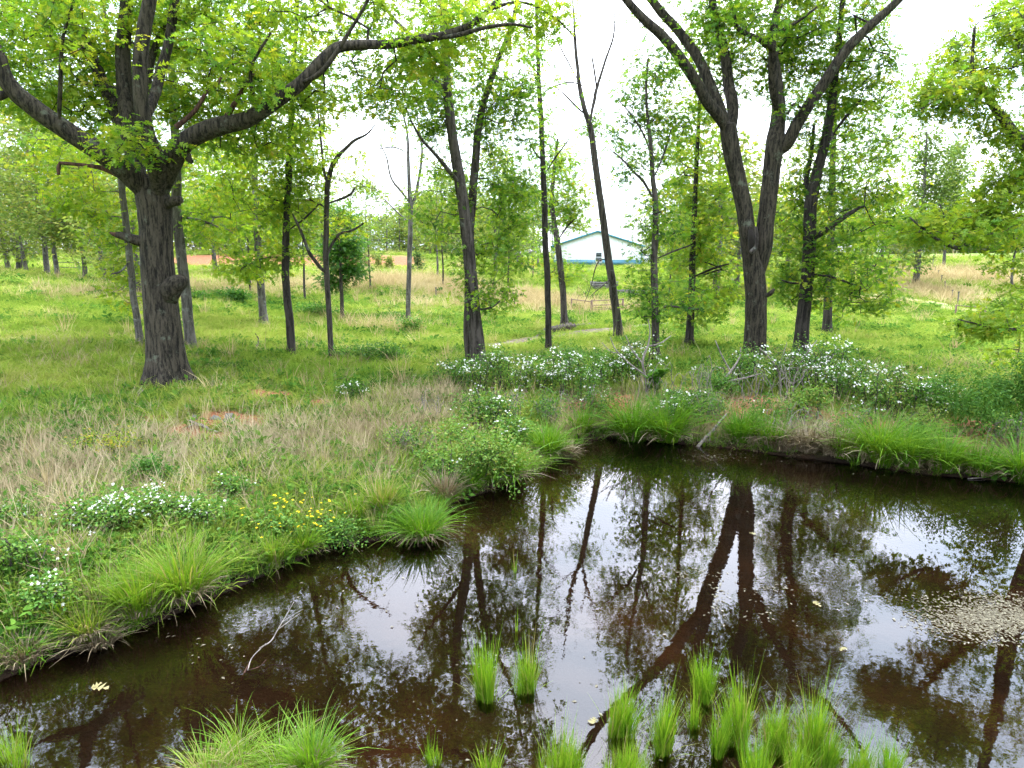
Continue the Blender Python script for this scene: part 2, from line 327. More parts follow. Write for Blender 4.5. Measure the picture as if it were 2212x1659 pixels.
def _blur(A, s, ax):
    k = np.exp(-.5 * (np.arange(-3 * s, 3 * s + 1) / s) ** 2); k /= k.sum()
    P_ = np.pad(A, [(3 * s, 3 * s) if i == ax else (0, 0) for i in range(2)], mode='edge')
    return np.apply_along_axis(lambda r: np.convolve(r, k, 'valid'), ax, P_)
HG = _blur(_blur(HG, 5, 0), 1, 1)
def H(x, y, sd=None, fine=True):
    x = np.asarray(x, float); y = np.asarray(y, float)
    yy = np.maximum(y, 6.0)
    fu = np.clip((np.clip(x / yy, -.949, .949) + .95) / 1.9 * 95, 0, 94.999); fl = np.clip((np.log(np.clip(yy, 4.01, 399)) - LG[0]) / (LG[-1] - LG[0]) * 219, 0, 218.999)
    i, j = fu.astype(int), fl.astype(int); a, b = fu - i, fl - j
    h0 = HG[i, j] * (1 - a) * (1 - b) + HG[i + 1, j] * a * (1 - b) + HG[i, j + 1] * (1 - a) * b + HG[i + 1, j + 1] * a * b
    if sd is None: sd = shore_sd(x, y)
    if fine: h0 = h0 + (fbm(x * .45, y * .45, 3) - .5) * .28 * sstep(.3, 3, sd) + (fbm(x * 2.1, y * 2.1, 9, 3) - .5) * .10 * sstep(.1, .6, sd)
    land = .02 + h0 * (1 - np.exp(-np.maximum(sd, 0) / .75)) + .05 * (1 - np.exp(-np.maximum(sd, 0) / .12))
    dp = np.maximum(-sd, 0)
    wet = .02 - .10 * (1 - np.exp(-dp / .15)) - .62 * (1 - np.exp(-dp / 2.2)) * (1 if not fine else (.75 + .5 * fbm(x * .6, y * .6, 21)))
    return np.where(sd > 0, land, wet)
_YS = np.exp(np.linspace(math.log(4.5), math.log(330), 1400))
def hit(u, v):
    d = ray(u, v); t = _YS / d[1]
    X = d[0] * t; Z = HCAM + d[2] * t
    h = np.maximum(H(X, _YS), 0.0); k = np.nonzero(Z <= h)[0]
    if len(k) == 0: k = [len(_YS) - 1]
    k = k[0]
    if k > 0:
        g0, g1 = Z[k - 1] - h[k - 1], Z[k] - h[k]; f = np.clip(g0 / (g0 - g1 + 1e-12), 0, 1); yv = _YS[k - 1] * (1 - f) + _YS[k] * f
    else: yv = _YS[k]
    x = d[0] * yv / d[1]
    return np.array([x, yv, max(0.0, float(H(np.array([x]), np.array([yv]))[0]))])
def px2m(px, Y): return px / FPX * Y
# patches: (u, v, half width px, half depth m, strength)
def patches(L_):
    o = []
    for u, v, rw, rd, s in L_:
        p = hit(u, v); o.append((p[0], p[1], px2m(rw, p[1]), rd, s))
    return o
TAN = patches([(850, 612, 100, 6, .8), (985, 630, 70, 5, .75), (920, 660, 100, 3, .25), (1165, 652, 62, 4, 1.1), (1080, 650, 50, 3, .5), (1300, 668, 80, 2.5, .5), (2090, 598, 130, 7, .85), (1960, 600, 90, 6, .45), (2010, 632, 60, 4, .9), (2060, 650, 40, 3, .5), (1900, 655, 100, 2, .25),
               (480, 625, 140, 5, .3), (700, 620, 110, 5, .4), (220, 640, 90, 3, .3), (830, 712, 90, 2, .25)])
BRN = patches([(130, 1010, 200, 2.0, .9), (330, 985, 160, 1.5, .7), (620, 960, 140, 1.6, .7), (820, 930, 110, 1.8, .9), (930, 870, 90, 1.6, .8), (100, 1110, 150, .9, .6), (250, 1060, 150, .9, .5), (1010, 900, 60, 1.2, .5)])
CLAY = patches([(1325, 868, 60, .8, 1.5), (1470, 840, 45, .8, 1.2), (1640, 872, 75, .8, 1.7), (1870, 912, 75, .7, 1.6), (2100, 928, 85, .8, 2.0), (1745, 886, 50, .5, 1.2), (1560, 905, 60, .4, 1.1), (2010, 960, 70, .4, 1.1), (1260, 880, 50, .5, 1.0), (575, 852, 65, .6, 1.6), (690, 872, 55, .45, 1.4), (480, 908, 110, .7, 1.3), (420, 938, 120, .5, 1.1), (330, 905, 90, .4, .9), (1250, 840, 40, .4, .5)])
BANK = patches([(520, 565, 120, 6, 1.3), (800, 565, 140, 6, 1.5), (930, 565, 90, 6, 1.5), (660, 565, 100, 6, 1.3), (20, 548, 60, 6, .8)])
def field(L_, x, y):
    s = np.zeros(np.shape(x))
    for px, py, rx, ry, k in L_: s = np.maximum(s, k * np.exp(-(((x - px) / rx) ** 2 + ((y - py) / ry) ** 2) * .9))
    return s
def axis(lo, hi, a, b, st, g):
    c = list(np.arange(a, b + 1e-6, st)); s = st; v = b
    while v < hi: s *= g; v += s; c.append(v)
    s = st; v = a; left = []
    while v > lo: s *= g; v -= s; left.append(v)
    return np.array(left[::-1] + c)
gx = axis(-2500, 2500, -13, 14, .17, 1.055); gy = axis(-2500, 2500, 4, 24, .15, 1.045)
GX, GY = np.meshgrid(gx, gy); SDG = shore_sd(GX, GY)
GZ = H(GX, GY, SDG)
far = sstep(1.0, 4.0, SDG)
tanv = np.clip(field(TAN, GX, GY) * (.5 + fbm(GX * .35, GY * .35, 31)) + field(BRN, GX, GY) * .6, 0, 1)
clayv = sstep(.42, .75, field(CLAY, GX, GY) * (.25 + 1.3 * fbm(GX * 1.6, GY * 1.6, 41)))
def bankf(x, y):
    n_ = fbm(x * .22, y * .22, 55) - .5
    return sstep(98.5, 100, y + n_ * 5) * sstep(110, 108, y + n_ * 5) * sstep(-52, -48, x + n_ * 9) * sstep(-11, -14, x + n_ * 9)
bankz = bankf(GX, GY)
clayv = np.maximum(clayv, np.clip(bankz, 0, 1))
nx, ny = len(gx), len(gy)
idx = np.arange(nx * ny).reshape(ny, nx)
Qg = np.stack([idx[:-1, :-1], idx[:-1, 1:], idx[1:, 1:], idx[1:, :-1]], -1).reshape(-1, 4)
gme = mesh_np('ground', np.stack([GX, GY, GZ], -1).reshape(-1, 3), Q=Qg, smooth=True, extra={'dry': np.maximum(tanv, .8 * sstep(2.4, 1.2, SDG) * sstep(.1, .4, SDG) * (GX > 1) * (GY > 9.5)).ravel(), 'clay': clayv.ravel(), 'wet': sstep(.42, .10, SDG).ravel()})
def ground_mat():
    m, t = mat('meadow_ground'); o = N('ShaderNodeOutputMaterial', t); p = N('ShaderNodeBsdfPrincipled', t); p.inputs['Roughness'].default_value = 1; p.inputs['Specular IOR Level'].default_value = .1
    c = N('ShaderNodeTexCoord', t); k = t.links.new
    def nz(s, d=5, r=.6):
        n = N('ShaderNodeTexNoise', t); n.inputs['Scale'].default_value = s; n.inputs['Detail'].default_value = d; n.inputs['Roughness'].default_value = r; k(c.outputs['Object'], n.inputs['Vector']); return n
    def mixc(f, a, b):
        q = N('ShaderNodeMix', t, data_type='RGBA'); k(f, q.inputs[0]); k(a, q.inputs[6]); k(b, q.inputs[7]); return q.outputs[2]
    a, b, d, e = nz(.22), nz(3.5), nz(14), nz(.6)
    g1 = ramp(t, [(.3, (.05, .10, .012)), (.5, (.095, .155, .02)), (.68, (.15, .18, .04))]); k(a.outputs['Fac'], g1.inputs[0])
    g2 = ramp(t, [(.3, (.045, .075, .014)), (.5, (.10, .14, .025)), (.7, (.17, .16, .065))]); k(b.outputs['Fac'], g2.inputs[0])
    half = N('ShaderNodeValue', t); half.outputs[0].default_value = .5
    col = mixc(half.outputs[0], g1.outputs[0], g2.outputs[0])
    dr = ramp(t, [(.3, (.16, .12, .07)), (.6, (.36, .27, .16))]); k(b.outputs['Fac'], dr.inputs[0])
    at = N('ShaderNodeAttribute', t, attribute_name='dry'); col = mixc(at.outputs['Fac'], col, dr.outputs[0])
    cl = ramp(t, [(.3, (.10, .040, .020)), (.55, (.20, .085, .042)), (.75, (.28, .145, .08))]); k(d.outputs['Fac'], cl.inputs[0])
    at2 = N('ShaderNodeAttribute', t, attribute_name='clay'); col = mixc(at2.outputs['Fac'], col, cl.outputs[0])
    md = ramp(t, [(.36, (.011, .0085, .006)), (.52, (.021, .013, .008)), (.72, (.046, .0245, .0125))]); k(e.outputs['Fac'], md.inputs[0])
    at3 = N('ShaderNodeAttribute', t, attribute_name='wet'); col = mixc(at3.outputs['Fac'], col, md.outputs[0])
    bp = N('ShaderNodeBump', t); bp.inputs['Strength'].default_value = .8; bp.inputs['Distance'].default_value = .06; k(d.outputs['Fac'], bp.inputs['Height'])
    k(col, p.inputs['Base Color']); k(bp.outputs[0], p.inputs['Normal']); k(p.outputs[0], o.inputs[0]); return m
ground = tag(link('ground', gme, ground_mat()), kind='structure')

# water sheet
def water_mat():
    m, t = mat('pond_water'); o = N('ShaderNodeOutputMaterial', t); k = t.links.new
    fr = N('ShaderNodeFresnel', t); fr.inputs['IOR'].default_value = 1.45
    gl = N('ShaderNodeBsdfGlossy', t); gl.inputs['Roughness'].default_value = .012; gl.inputs['Color'].default_value = (.96, .96, 1, 1)
    tr = N('ShaderNodeBsdfTransparent', t); tr.inputs['Color'].default_value = (.60, .51, .41, 1)
    c = N('ShaderNodeTexCoord', t); no = N('ShaderNodeTexNoise', t); no.inputs['Scale'].default_value = 5.5; no.inputs['Detail'].default_value = 3
    n2 = N('ShaderNodeTexNoise', t); n2.inputs['Scale'].default_value = .35; n2.inputs['Detail'].default_value = 2
    r2 = ramp(t, [(.4, (.15, .15, .15)), (.65, (1, 1, 1))]); mu = N('ShaderNodeMath', t, operation='MULTIPLY')
    bp = N('ShaderNodeBump', t); bp.inputs['Strength'].default_value = .07; bp.inputs['Distance'].default_value = .02
    ms = N('ShaderNodeMixShader', t)
    k(c.outputs['Object'], no.inputs['Vector']); k(c.outputs['Object'], n2.inputs['Vector']); k(n2.outputs['Fac'], r2.inputs[0]); k(no.outputs['Fac'], mu.inputs[0]); k(r2.outputs[0], mu.inputs[1])
    k(mu.outputs[0], bp.inputs['Height']); k(bp.outputs[0], gl.inputs['Normal']); k(bp.outputs[0], fr.inputs['Normal'])
    k(fr.outputs[0], ms.inputs[0]); k(tr.outputs[0], ms.inputs[1]); k(gl.outputs[0], ms.inputs[2]); k(ms.outputs[0], o.inputs[0]); return m
wx = np.arange(-16, 22.01, .5); wy = np.arange(-12, 20.01, .5)
WX, WY = np.meshgrid(wx, wy); wi = np.arange(WX.size).reshape(WX.shape)
WQ = np.stack([wi[:-1, :-1], wi[:-1, 1:], wi[1:, 1:], wi[1:, :-1]], -1).reshape(-1, 4)
wcx = (WX[:-1, :-1] + .25).ravel(); wcy = (WY[:-1, :-1] + .25).ravel()
WQ = WQ[shore_sd(wcx, wcy) < .6]
usev = np.unique(WQ); remap = np.zeros(WX.size, int); remap[usev] = np.arange(len(usev))
wme = mesh_np('pond_water', np.stack([WX.ravel()[usev], WY.ravel()[usev], np.zeros(len(usev))], -1), Q=remap[WQ], smooth=True)
tag(link('water', wme, water_mat()), kind='structure')

# dirt track beyond the trees, and the pale road at the foot of the clay bank
def strip(name, pts, w0, m, dz=.02):
    P = []
    for u, v in pts: P.append(hit(u, v))
    P = np.array(P); tt = np.linspace(0, len(P) - 1, 60); C = np.stack([np.interp(tt, range(len(P)), P[:, i]) for i in range(2)], -1)
    D = np.gradient(C, axis=0); D /= np.linalg.norm(D, axis=1)[:, None]; S = np.stack([-D[:, 1], D[:, 0]], -1)
    V = []; K = 7
    for j in range(K):
        f = j / (K - 1) * 2 - 1
        wd = w0 * (1 + .35 * (fbm(tt * 1.7, tt * 0 + j * 3.0, 71) - .5) * 2)
        q = C + S * (f * wd)[:, None]; V.append(np.stack([q[:, 0], q[:, 1], H(q[:, 0], q[:, 1]) + dz * (1 - .9 * abs(f) ** 4)], -1))
    V = np.array(V).transpose(1, 0, 2).reshape(-1, 3); ii = np.arange(60 * K).reshape(60, K)
    Q = np.stack([ii[:-1, :-1], ii[1:, :-1], ii[1:, 1:], ii[:-1, 1:]], -1).reshape(-1, 4)
    return tag(link(name, mesh_np(name, V, Q=Q, smooth=True), m), kind='structure')
path = strip('path', [(1010, 752), (1080, 745), (1160, 732), (1240, 722), (1320, 712), (1400, 704), (1450, 699)], .55, M['path'], .05)
strip('track', [(1800, 638), (1880, 640), (1950, 647), (2010, 656), (2060, 668), (2120, 676)], .7, M['mown'], .16)
led = np.array([hit(u, v) for u, v in [(1150, 731), (1180, 722), (1210, 716), (1240, 711), (1270, 706), (1300, 702)]]); tt = np.linspace(0, 5, 50); lc = np.stack([np.interp(tt, range(6), led[:, i]) for i in range(2)], -1); rl = np.random.default_rng(5)
lh = .24 * np.sin(np.linspace(0, math.pi, 50)) ** .6 * (.75 + .5 * rl.random(50)) + .01; lV = []
for dy, dz in ((-.06, 0), (-.12, .8), (-.02, 1.0), (.5, 1.0), (1.4, .35), (2.2, 0)):
    q = lc + np.stack([np.zeros(50), dy + rl.normal(0, .03, 50)], -1); lV.append(np.stack([q[:, 0], q[:, 1], H(q[:, 0], q[:, 1]) + lh * dz - .01], -1))
lV = np.array(lV).transpose(1, 0, 2).reshape(-1, 3); ii = np.arange(300).reshape(50, 6); lQ = np.stack([ii[:-1, :-1], ii[1:, :-1], ii[1:, 1:], ii[:-1, 1:]], -1).reshape(-1, 4)
link('earth_ledge', mesh_np('earth_ledge', lV, Q=lQ), M['ledge'], path)
strip('road', [(250, 586), (420, 585), (640, 584.5), (900, 584), (1010, 584)], 1.0, M['paleroad'], .12)

# ------------------------------------------------------------------ trees
def catmull(C, per=6):
    C = np.asarray(C, float)
    if len(C) < 3: 
        t = np.linspace(0, 1, per * (len(C) - 1) + 1)[:, None]; return C[0] * (1 - t) + C[-1] * t
    P = np.vstack([2 * C[0] - C[1], C, 2 * C[-1] - C[-2]]); o = []
    for i in range(1, len(P) - 2):
        for t in np.arange(per) / per:
            a, b, c, d = P[i - 1], P[i], P[i + 1], P[i + 2]
            o.append(.5 * (2 * b + (c - a) * t + (2 * a - 5 * b + 4 * c - d) * t * t + (3 * b - a - 3 * c + d) * t ** 3))
    o.append(C[-1]); return np.array(o)
def grow(SK, SR, clusters, rng, step=.55, wob=.09):
    """attach every leaf cluster to the nearest wood, twig by twig; returns segments"""
    pos = [tuple(p) for p in SK]; nS = len(pos); par = [-1] * nS
    arr = np.zeros((nS + len(clusters) * 14, 3)); arr[:nS] = SK; n = nS
    if len(clusters) == 0: return np.zeros((0, 3)), np.zeros((0, 3)), np.zeros(0), np.zeros(0)
    d0 = np.array([np.min(((SK - c) ** 2).sum(1)) for c in clusters])
    for ci in np.argsort(d0):
        c = clusters[ci]; df = arr[:n] - c
        cost = (df ** 2).sum(1) ** .5 + .45 * np.maximum(0, df[:, 2])
        j = int(np.argmin(cost)); a = arr[j].copy(); L_ = np.linalg.norm(c - a); m = max(1, min(12, int(math.ceil(L_ / step))))
        prev = j
        for q in range(1, m + 1):
            f = q / m; p = a + (c - a) * f
            p[2] += .10 * L_ * math.sin(f * math.pi)
            if q < m: p += rng.normal(0, wob * min(1, L_), 3)
            if n >= len(arr): arr = np.vstack([arr, np.zeros((2000, 3))])
            arr[n] = p; par.append(prev); prev = n; n += 1
    par = np.array(par); load = np.zeros(n); kids = np.zeros(n)
    for i in range(n - 1, nS - 1, -1):
        if load[i] == 0: load[i] = 1.0
        load[par[i]] += load[i]
    r = .0066 * load ** .45
    i = np.arange(nS, n); pr = par[i]
    rp = np.where(pr < nS, np.minimum(r[i] * 1.15, SR[np.minimum(pr, nS - 1)] * .7), np.minimum(r[pr], r[i] * 1.6))
    return arr[pr], arr[i], rp, r[i]
def blob_clusters(Y, blobs, rng):
    C, F = [], []
    for b in blobs:
        b = list(b); b[6] = int(b[6] * 1.2)
        u, v, ru, rv, dY, rd, n = b[:7]; lf = b[7] if len(b) > 7 else 1.0
        c = pt(u, v, Y + dY); a = np.array([px2m(ru, Y + dY), rd, px2m(rv, Y + dY)])
        k = 0; sx = rng.uniform(0, 50)
        while k < n:
            p = rng.uniform(-1, 1, 3); q = (p ** 2).sum()
            if q > 1: continue
            w_ = c + p * a
            if vnoise(w_[0] * .9 + sx, w_[2] * .9 + w_[1] * .5) < .34 and rng.random() < .8: continue
            C.append(w_); F.append(rng.random() < lf); k += 1
    return np.array(C).reshape(-1, 3), np.array(F, bool)
TRI = {}
def make_tree(name, label, base, limbs, blobs, leaf='oak', size=.15, per=15, spread=.19, droop=.45, tint=(.5, .14), bark='bark_mid', leafmat='leaf', sides=12, seed=1, group=None, flare=1.5, extras=(), rough=.06, cat='tree', baseY=None):
    rng = np.random.default_rng(seed); tint = (tint[0] - .10, tint[1])
    B = hit(*base)
    if baseY is not None: p = pt(base[0], base[1], baseY); B = np.array([p[0], baseY, float(H(np.array([p[0]]), np.array([baseY]))[0])])
    Y = B[1]; root = empty(name, B, label, cat, group)
    wood = Acc(); SK, SR = [], []
    for li, L_ in enumerate(limbs):
        C = []
        for q in L_:
            u, v, wpx = q[:3]; dY = q[3] if len(q) > 3 else 0.0
            p = pt(u, v, Y + dY); C.append([*p, px2m(wpx, Y + dY) / 2 * (.91 if sides >= 24 else 1.0)])
        C = np.array(C)
        if li == 0:
            C[0, :3] = B - np.array([0, 0, .25])
        else: C[0, 3] *= .45
        P = catmull(C, 7); r = np.maximum(P[:, 3], .008); P = P[:, :3]
        jit = np.stack([np.convolve(rng.normal(0, 1, len(P) + 4), [.1, .25, .3, .25, .1], 'valid') for _ in range(3)], -1) * np.minimum(r[:, None] * .16, .012); jit[0] = 0; P = P + jit
        fl = None
        if li == 0 and flare > 1:
            ph = rng.uniform(0, 6); zz = (P[:, 2] - B[2]); hgt = r[0] * 2 * 1.1
            def fl(t, th, zz=zz, hgt=hgt, ph=ph): return 1 + (flare - 1) * np.exp(-np.maximum(zz[:, None] - .05, 0) / (hgt * .42)) * (.75 + .45 * np.sin(th * 5 + ph) + .2 * np.sin(th * 3 - ph))
        tube(wood, P, r, sides if li == 0 else max(6, int(sides * .75)), rng, rough, flare=fl)
        sel = np.arange(len(P)) if li else np.nonzero(P[:, 2] > B[2] + .8)[0]
        SK.append(P[sel]); SR.append(r[sel])
    SK = np.concatenate(SK); SR = np.concatenate(SR)
    C, F = blob_clusters(Y, blobs, rng)
    if len(C):
        a, b, r0, r1 = grow(SK, SR, C, rng)
        prisms(wood, a, b, r0, r1)
        cr_ = Acc(); spray(cr_, C[F], per, spread, size * 1.17, droop, tint, leaf, rng); cr_.obj('crown', M[leafmat], root, B)
    wood.obj('trunk', M[bark], root, B, smooth=True)
    for pn, pm, L_ in extras:
        e = Acc(); C = np.array([[*pt(q[0], q[1], Y + (q[3] if len(q) > 3 else 0)), px2m(q[2], Y) / 2] for q in L_])
        P = catmull(C, 6); tube(e, P[:, :3], P[:, 3], 8, rng, .16); e.obj(pn, M[pm], root, B, smooth=True)
    return root, Y, B

# --- the big oak on the left
make_tree('oak_tree', 'massive spreading oak with a thick burled trunk on the bank at left', (366, 832),
  [[(366, 836, 84), (357, 740, 80), (348, 660, 76), (344, 600, 73), (339, 540, 70), (336, 480, 72), (332, 430, 76), (320, 390, 62)],
   [(326, 440, 60), (300, 395, 50, -.2), (255, 355, 46, -.5), (190, 312, 42, -.8), (110, 258, 40, -1.1), (40, 205, 38, -1.3), (8, 160, 34, -1.4), (-10, 100, 28, -1.4), (-60, 10, 22, -1.2), (-110, -120, 14, -1)],
   [(30, 198, 26, -1.2), (-30, 208, 24, -1.6), (-130, 180, 18, -1.8), (-230, 120, 10, -2)],
   [(344, 440, 56), (336, 350, 44, -.6), (318, 290, 34, -.9), (306, 230, 32, -1), (302, 140, 31, -1), (312, 60, 29, -1), (328, -20, 27, -1), (345, -160, 20, -.8), (330, -330, 10, -.5)],
   [(306, 420, 50, .2), (292, 340, 40, .8), (272, 220, 34, 1.3), (266, 120, 30, 1.5), (273, 10, 27, 1.6), (262, -120, 20, 1.6), (250, -300, 10, 1.6)],
   [(318, 262, 26, -.8), (333, 205, 22, -.3), (352, 140, 21, .1), (366, 80, 19, .3), (378, 0, 18, .5), (400, -120, 13, .6), (440, -240, 8, .6)],
   [(372, 10, 18, 1), (330, 120, 16, 1.4), (318, 180, 18, 1.2), (300, 250, 20, .9)],
   [(292, 330, 34, .6), (262, 270, 28, 1.2), (228, 190, 26, 1.7), (186, 100, 24, 2), (150, 50, 24, 2.1), (112, 0, 20, 2.2), (70, -90, 14, 2.4), (20, -200, 8, 2.4)],
   [(350, 420, 58), (366, 358, 46, -.3), (398, 310, 42, -.5), (462, 275, 40, -.7), (533, 258, 34, -.8), (600, 217, 30, -.8), (652, 176, 28, -.8), (715, 112, 25, -.7), (760, 97, 22, -.6), (830, 97, 20, -.5), (900, 86, 19, -.4), (960, 76, 17, -.3), (1012, 56, 15, -.2), (1052, 26, 12, 0), (1090, -20, 9, .1), (1120, -70, 6, .1)],
   [(930, 80, 12, -.3), (980, 78, 10, -.4), (1040, 62, 9, -.5), (1100, 52, 7, -.6), (1150, 60, 4, -.7)],
   [(1000, 60, 9, -.2), (1060, 20, 8, .2), (1130, 5, 6, .4), (1200, 40, 4, .5), (1245, 85, 2, .6)],
   [(640, 185, 14, -.8), (700, 150, 11, -1.1), (760, 60, 8, -1.3), (800, -10, 6, -1.5)],
   [(560, 240, 12, -.8), (545, 200, 9, -1.2), (545, 140, 7, -1.4), (585, 70, 5, -1.6)],
   [(128, 268, 14, -1.1), (130, 200, 9, -1.4), (135, 90, 7, -1.6), (160, 0, 5, -1.8)]],
  [(80, 110, 190, 120, 2.2, 2.8, 230), (250, 60, 170, 80, 2.6, 2.8, 150), (480, 80, 170, 90, 2.4, 2.6, 220), (420, 215, 110, 60, 2.2, 2, 90), (290, 312, 80, 36, -1.4, .8, 22), (170, 230, 120, 60, 2, 2, 80), (560, 300, 110, 50, 2, 1.6, 60),
   (700, 190, 110, 70, 1.4, 2, 80), (870, 130, 100, 50, 1.2, 2, 70), (850, 220, 60, 50, .6, 1.2, 22), (1020, 70, 120, 45, 1, 1.8, 64), (1150, 40, 80, 40, 1, 1.4, 28), (700, 40, 150, 60, 1.6, 2.4, 70), (900, 15, 130, 45, 1.4, 2, 34), (520, 130, 160, 70, -1.6, 1, 30), (120, 60, 150, 80, -2.4, 1, 30),
   (300, -170, 420, 150, .6, 4, 240), (-250, 50, 200, 200, 0, 4, 130), (700, -110, 160, 80, 0, 2.5, 16), (545, 190, 50, 40, -1.3, 1, 14)],
  leaf='oak', size=.155, per=16, tint=(.60, .13), bark='bark', sides=28, seed=11, flare=1.62, rough=.045,
  extras=[('burl', 'bark', [(352, 646, 50, .06), (366, 626, 54, -.10), (380, 614, 44, -.18), (392, 607, 34, -.2), (402, 603, 16, -.2)]),
          ('broken_stub', 'bark', [(330, 530, 26, 0), (296, 519, 22, -.2), (270, 511, 17, -.32), (250, 507, 12, -.4)]), ('broken_stub', 'redwood', [(256, 508, 12.5, -.37), (246, 506, 9, -.42), (237, 502, 3, -.45)]),
          ('cut_stub', 'bark', [(345, 444, 24, 0), (378, 434, 22, -.25), (391, 430, 15, -.3)]),
          ('cut_stub', 'bark', [(398, 325, 16, -.4), (409, 345, 13, -.5), (416, 350, 8, -.5)]),
          ('dead_limb', 'redwood', [(280, 388, 18, -.4), (232, 367, 11, -.5), (190, 358, 8, -.6), (130, 352, 7, -.7)]),
          ('dead_limb', 'redwood', [(131, 350, 6, -.7), (126, 362, 8, -.72), (127, 377, 5, -.72)]),
          ('dead_limb', 'redwood', [(480, 268, 13, -.7), (508, 222, 11, -.9), (538, 172, 9, -1), (552, 161, 7, -1.05), (567, 155, 4, -1.1)]),
          ('dead_limb', 'redwood', [(380, 275, 11, .2), (420, 240, 10, .3), (448, 196, 8, .4), (466, 186, 7, .42), (482, 160, 4, .5)])])

# --- twin-trunked tree right of centre
make_tree('oak_tree', 'tall dark tree splitting into twin trunks with a hollow, behind the far bank', (1630, 778),
  [[(1632, 782, 50), (1632, 700, 49), (1632, 640, 49), (1628, 590, 48), (1620, 545, 40), (1614, 500, 38), (1606, 440, 37), (1592, 380, 37), (1580, 320, 38), (1572, 270, 36)],
   [(1640, 600, 40), (1648, 540, 38), (1654, 480, 37), (1662, 410, 37), (1668, 360, 38), (1674, 310, 40), (1680, 260, 32, .3), (1682, 220, 30, .4), (1676, 150, 22, .5), (1668, 90, 18, .6), (1690, -40, 16, .7), (1700, -200, 12, .7), (1690, -420, 6, .7)],
   [(1572, 290, 32), (1552, 250, 27, -.2), (1524, 215, 25, -.4), (1490, 155, 24, -.6), (1440, 88, 22, -.8), (1395, 45, 19, -1), (1350, -5, 16, -1.1), (1290, -110, 12, -1.2), (1240, -260, 7, -1.2)],
   [(1574, 275, 30, .1), (1556, 235, 24, .3), (1535, 185, 23, .5), (1510, 130, 22, .7), (1470, 72, 20, .9), (1420, 15, 18, 1), (1360, -70, 14, 1.2), (1300, -200, 9, 1.2), (1270, -350, 5, 1.2)],
   [(1584, 290, 30, .2), (1582, 230, 27, .6), (1572, 165, 24, .9), (1562, 100, 21, 1), (1540, 10, 17, 1.1), (1530, -120, 13, 1.2), (1520, -300, 8, 1.2), (1540, -480, 4, 1.2)],
   [(1680, 335, 30), (1700, 310, 27, -.2), (1728, 258, 25, -.4), (1775, 188, 23, -.6), (1825, 112, 22, -.8), (1875, 60, 20, -.9), (1945, -5, 17, -1), (2020, -90, 13, -1.1), (2090, -220, 8, -1.1)],
   [(1684, 250, 20, .3), (1672, 200, 19, -.1), (1668, 130, 18, -.4), (1672, 108, 17, -.5), (1640, 86, 13, -.7), (1596, 62, 10, -.9), (1585, 30, 8, -1), (1576, -10, 6, -1.1)],
   [(1650, 92, 10, -.7), (1690, 65, 8, -.9), (1730, 42, 6, -1), (1765, 15, 4, -1.1)],
   [(1740, 240, 8, -.4), (1715, 225, 6, -.6), (1702, 245, 5, -.7)],
   [(1655, 640, 14, -.4), (1664, 634, 11, -.6), (1672, 625, 7, -.7)]],
  [(1640, 50, 150, 80, 2, 2.4, 230), (1720, 150, 100, 70, 2.2, 2.2, 140), (1780, 60, 120, 80, 1.6, 2.2, 110), (1450, 20, 100, 45, 1, 1.6, 26), (1540, 110, 70, 80, 1.8, 1.8, 50), (1860, 140, 70, 60, 1.2, 1.6, 40), (1595, 170, 50, 50, 1.8, 1.6, 24), (1640, 40, 150, 60, -1.6, 1, 40),
   (1620, -190, 230, 140, .5, 3.5, 230), (1880, -120, 130, 100, 0, 3, 50), (1620, -430, 170, 110, 0, 3, 90), (1500, 260, 40, 40, 1, 1, 10), (1715, 225, 40, 30, -.4, 1, 12)],
  leaf='oak', size=.15, per=15, tint=(.5, .15), bark='bark', sides=24, seed=21, flare=1.22, group=None,
  extras=[('hollow', 'cavity', [(1621, 495, 10, -.42), (1623, 510, 15, -.47), (1624, 525, 14, -.47), (1622, 540, 8, -.44)]),
          ('hollow_rim', 'bark_mid', [(1632, 490, 7, -.46), (1634, 510, 8, -.5), (1632, 532, 9, -.5), (1622, 546, 9, -.52)])])

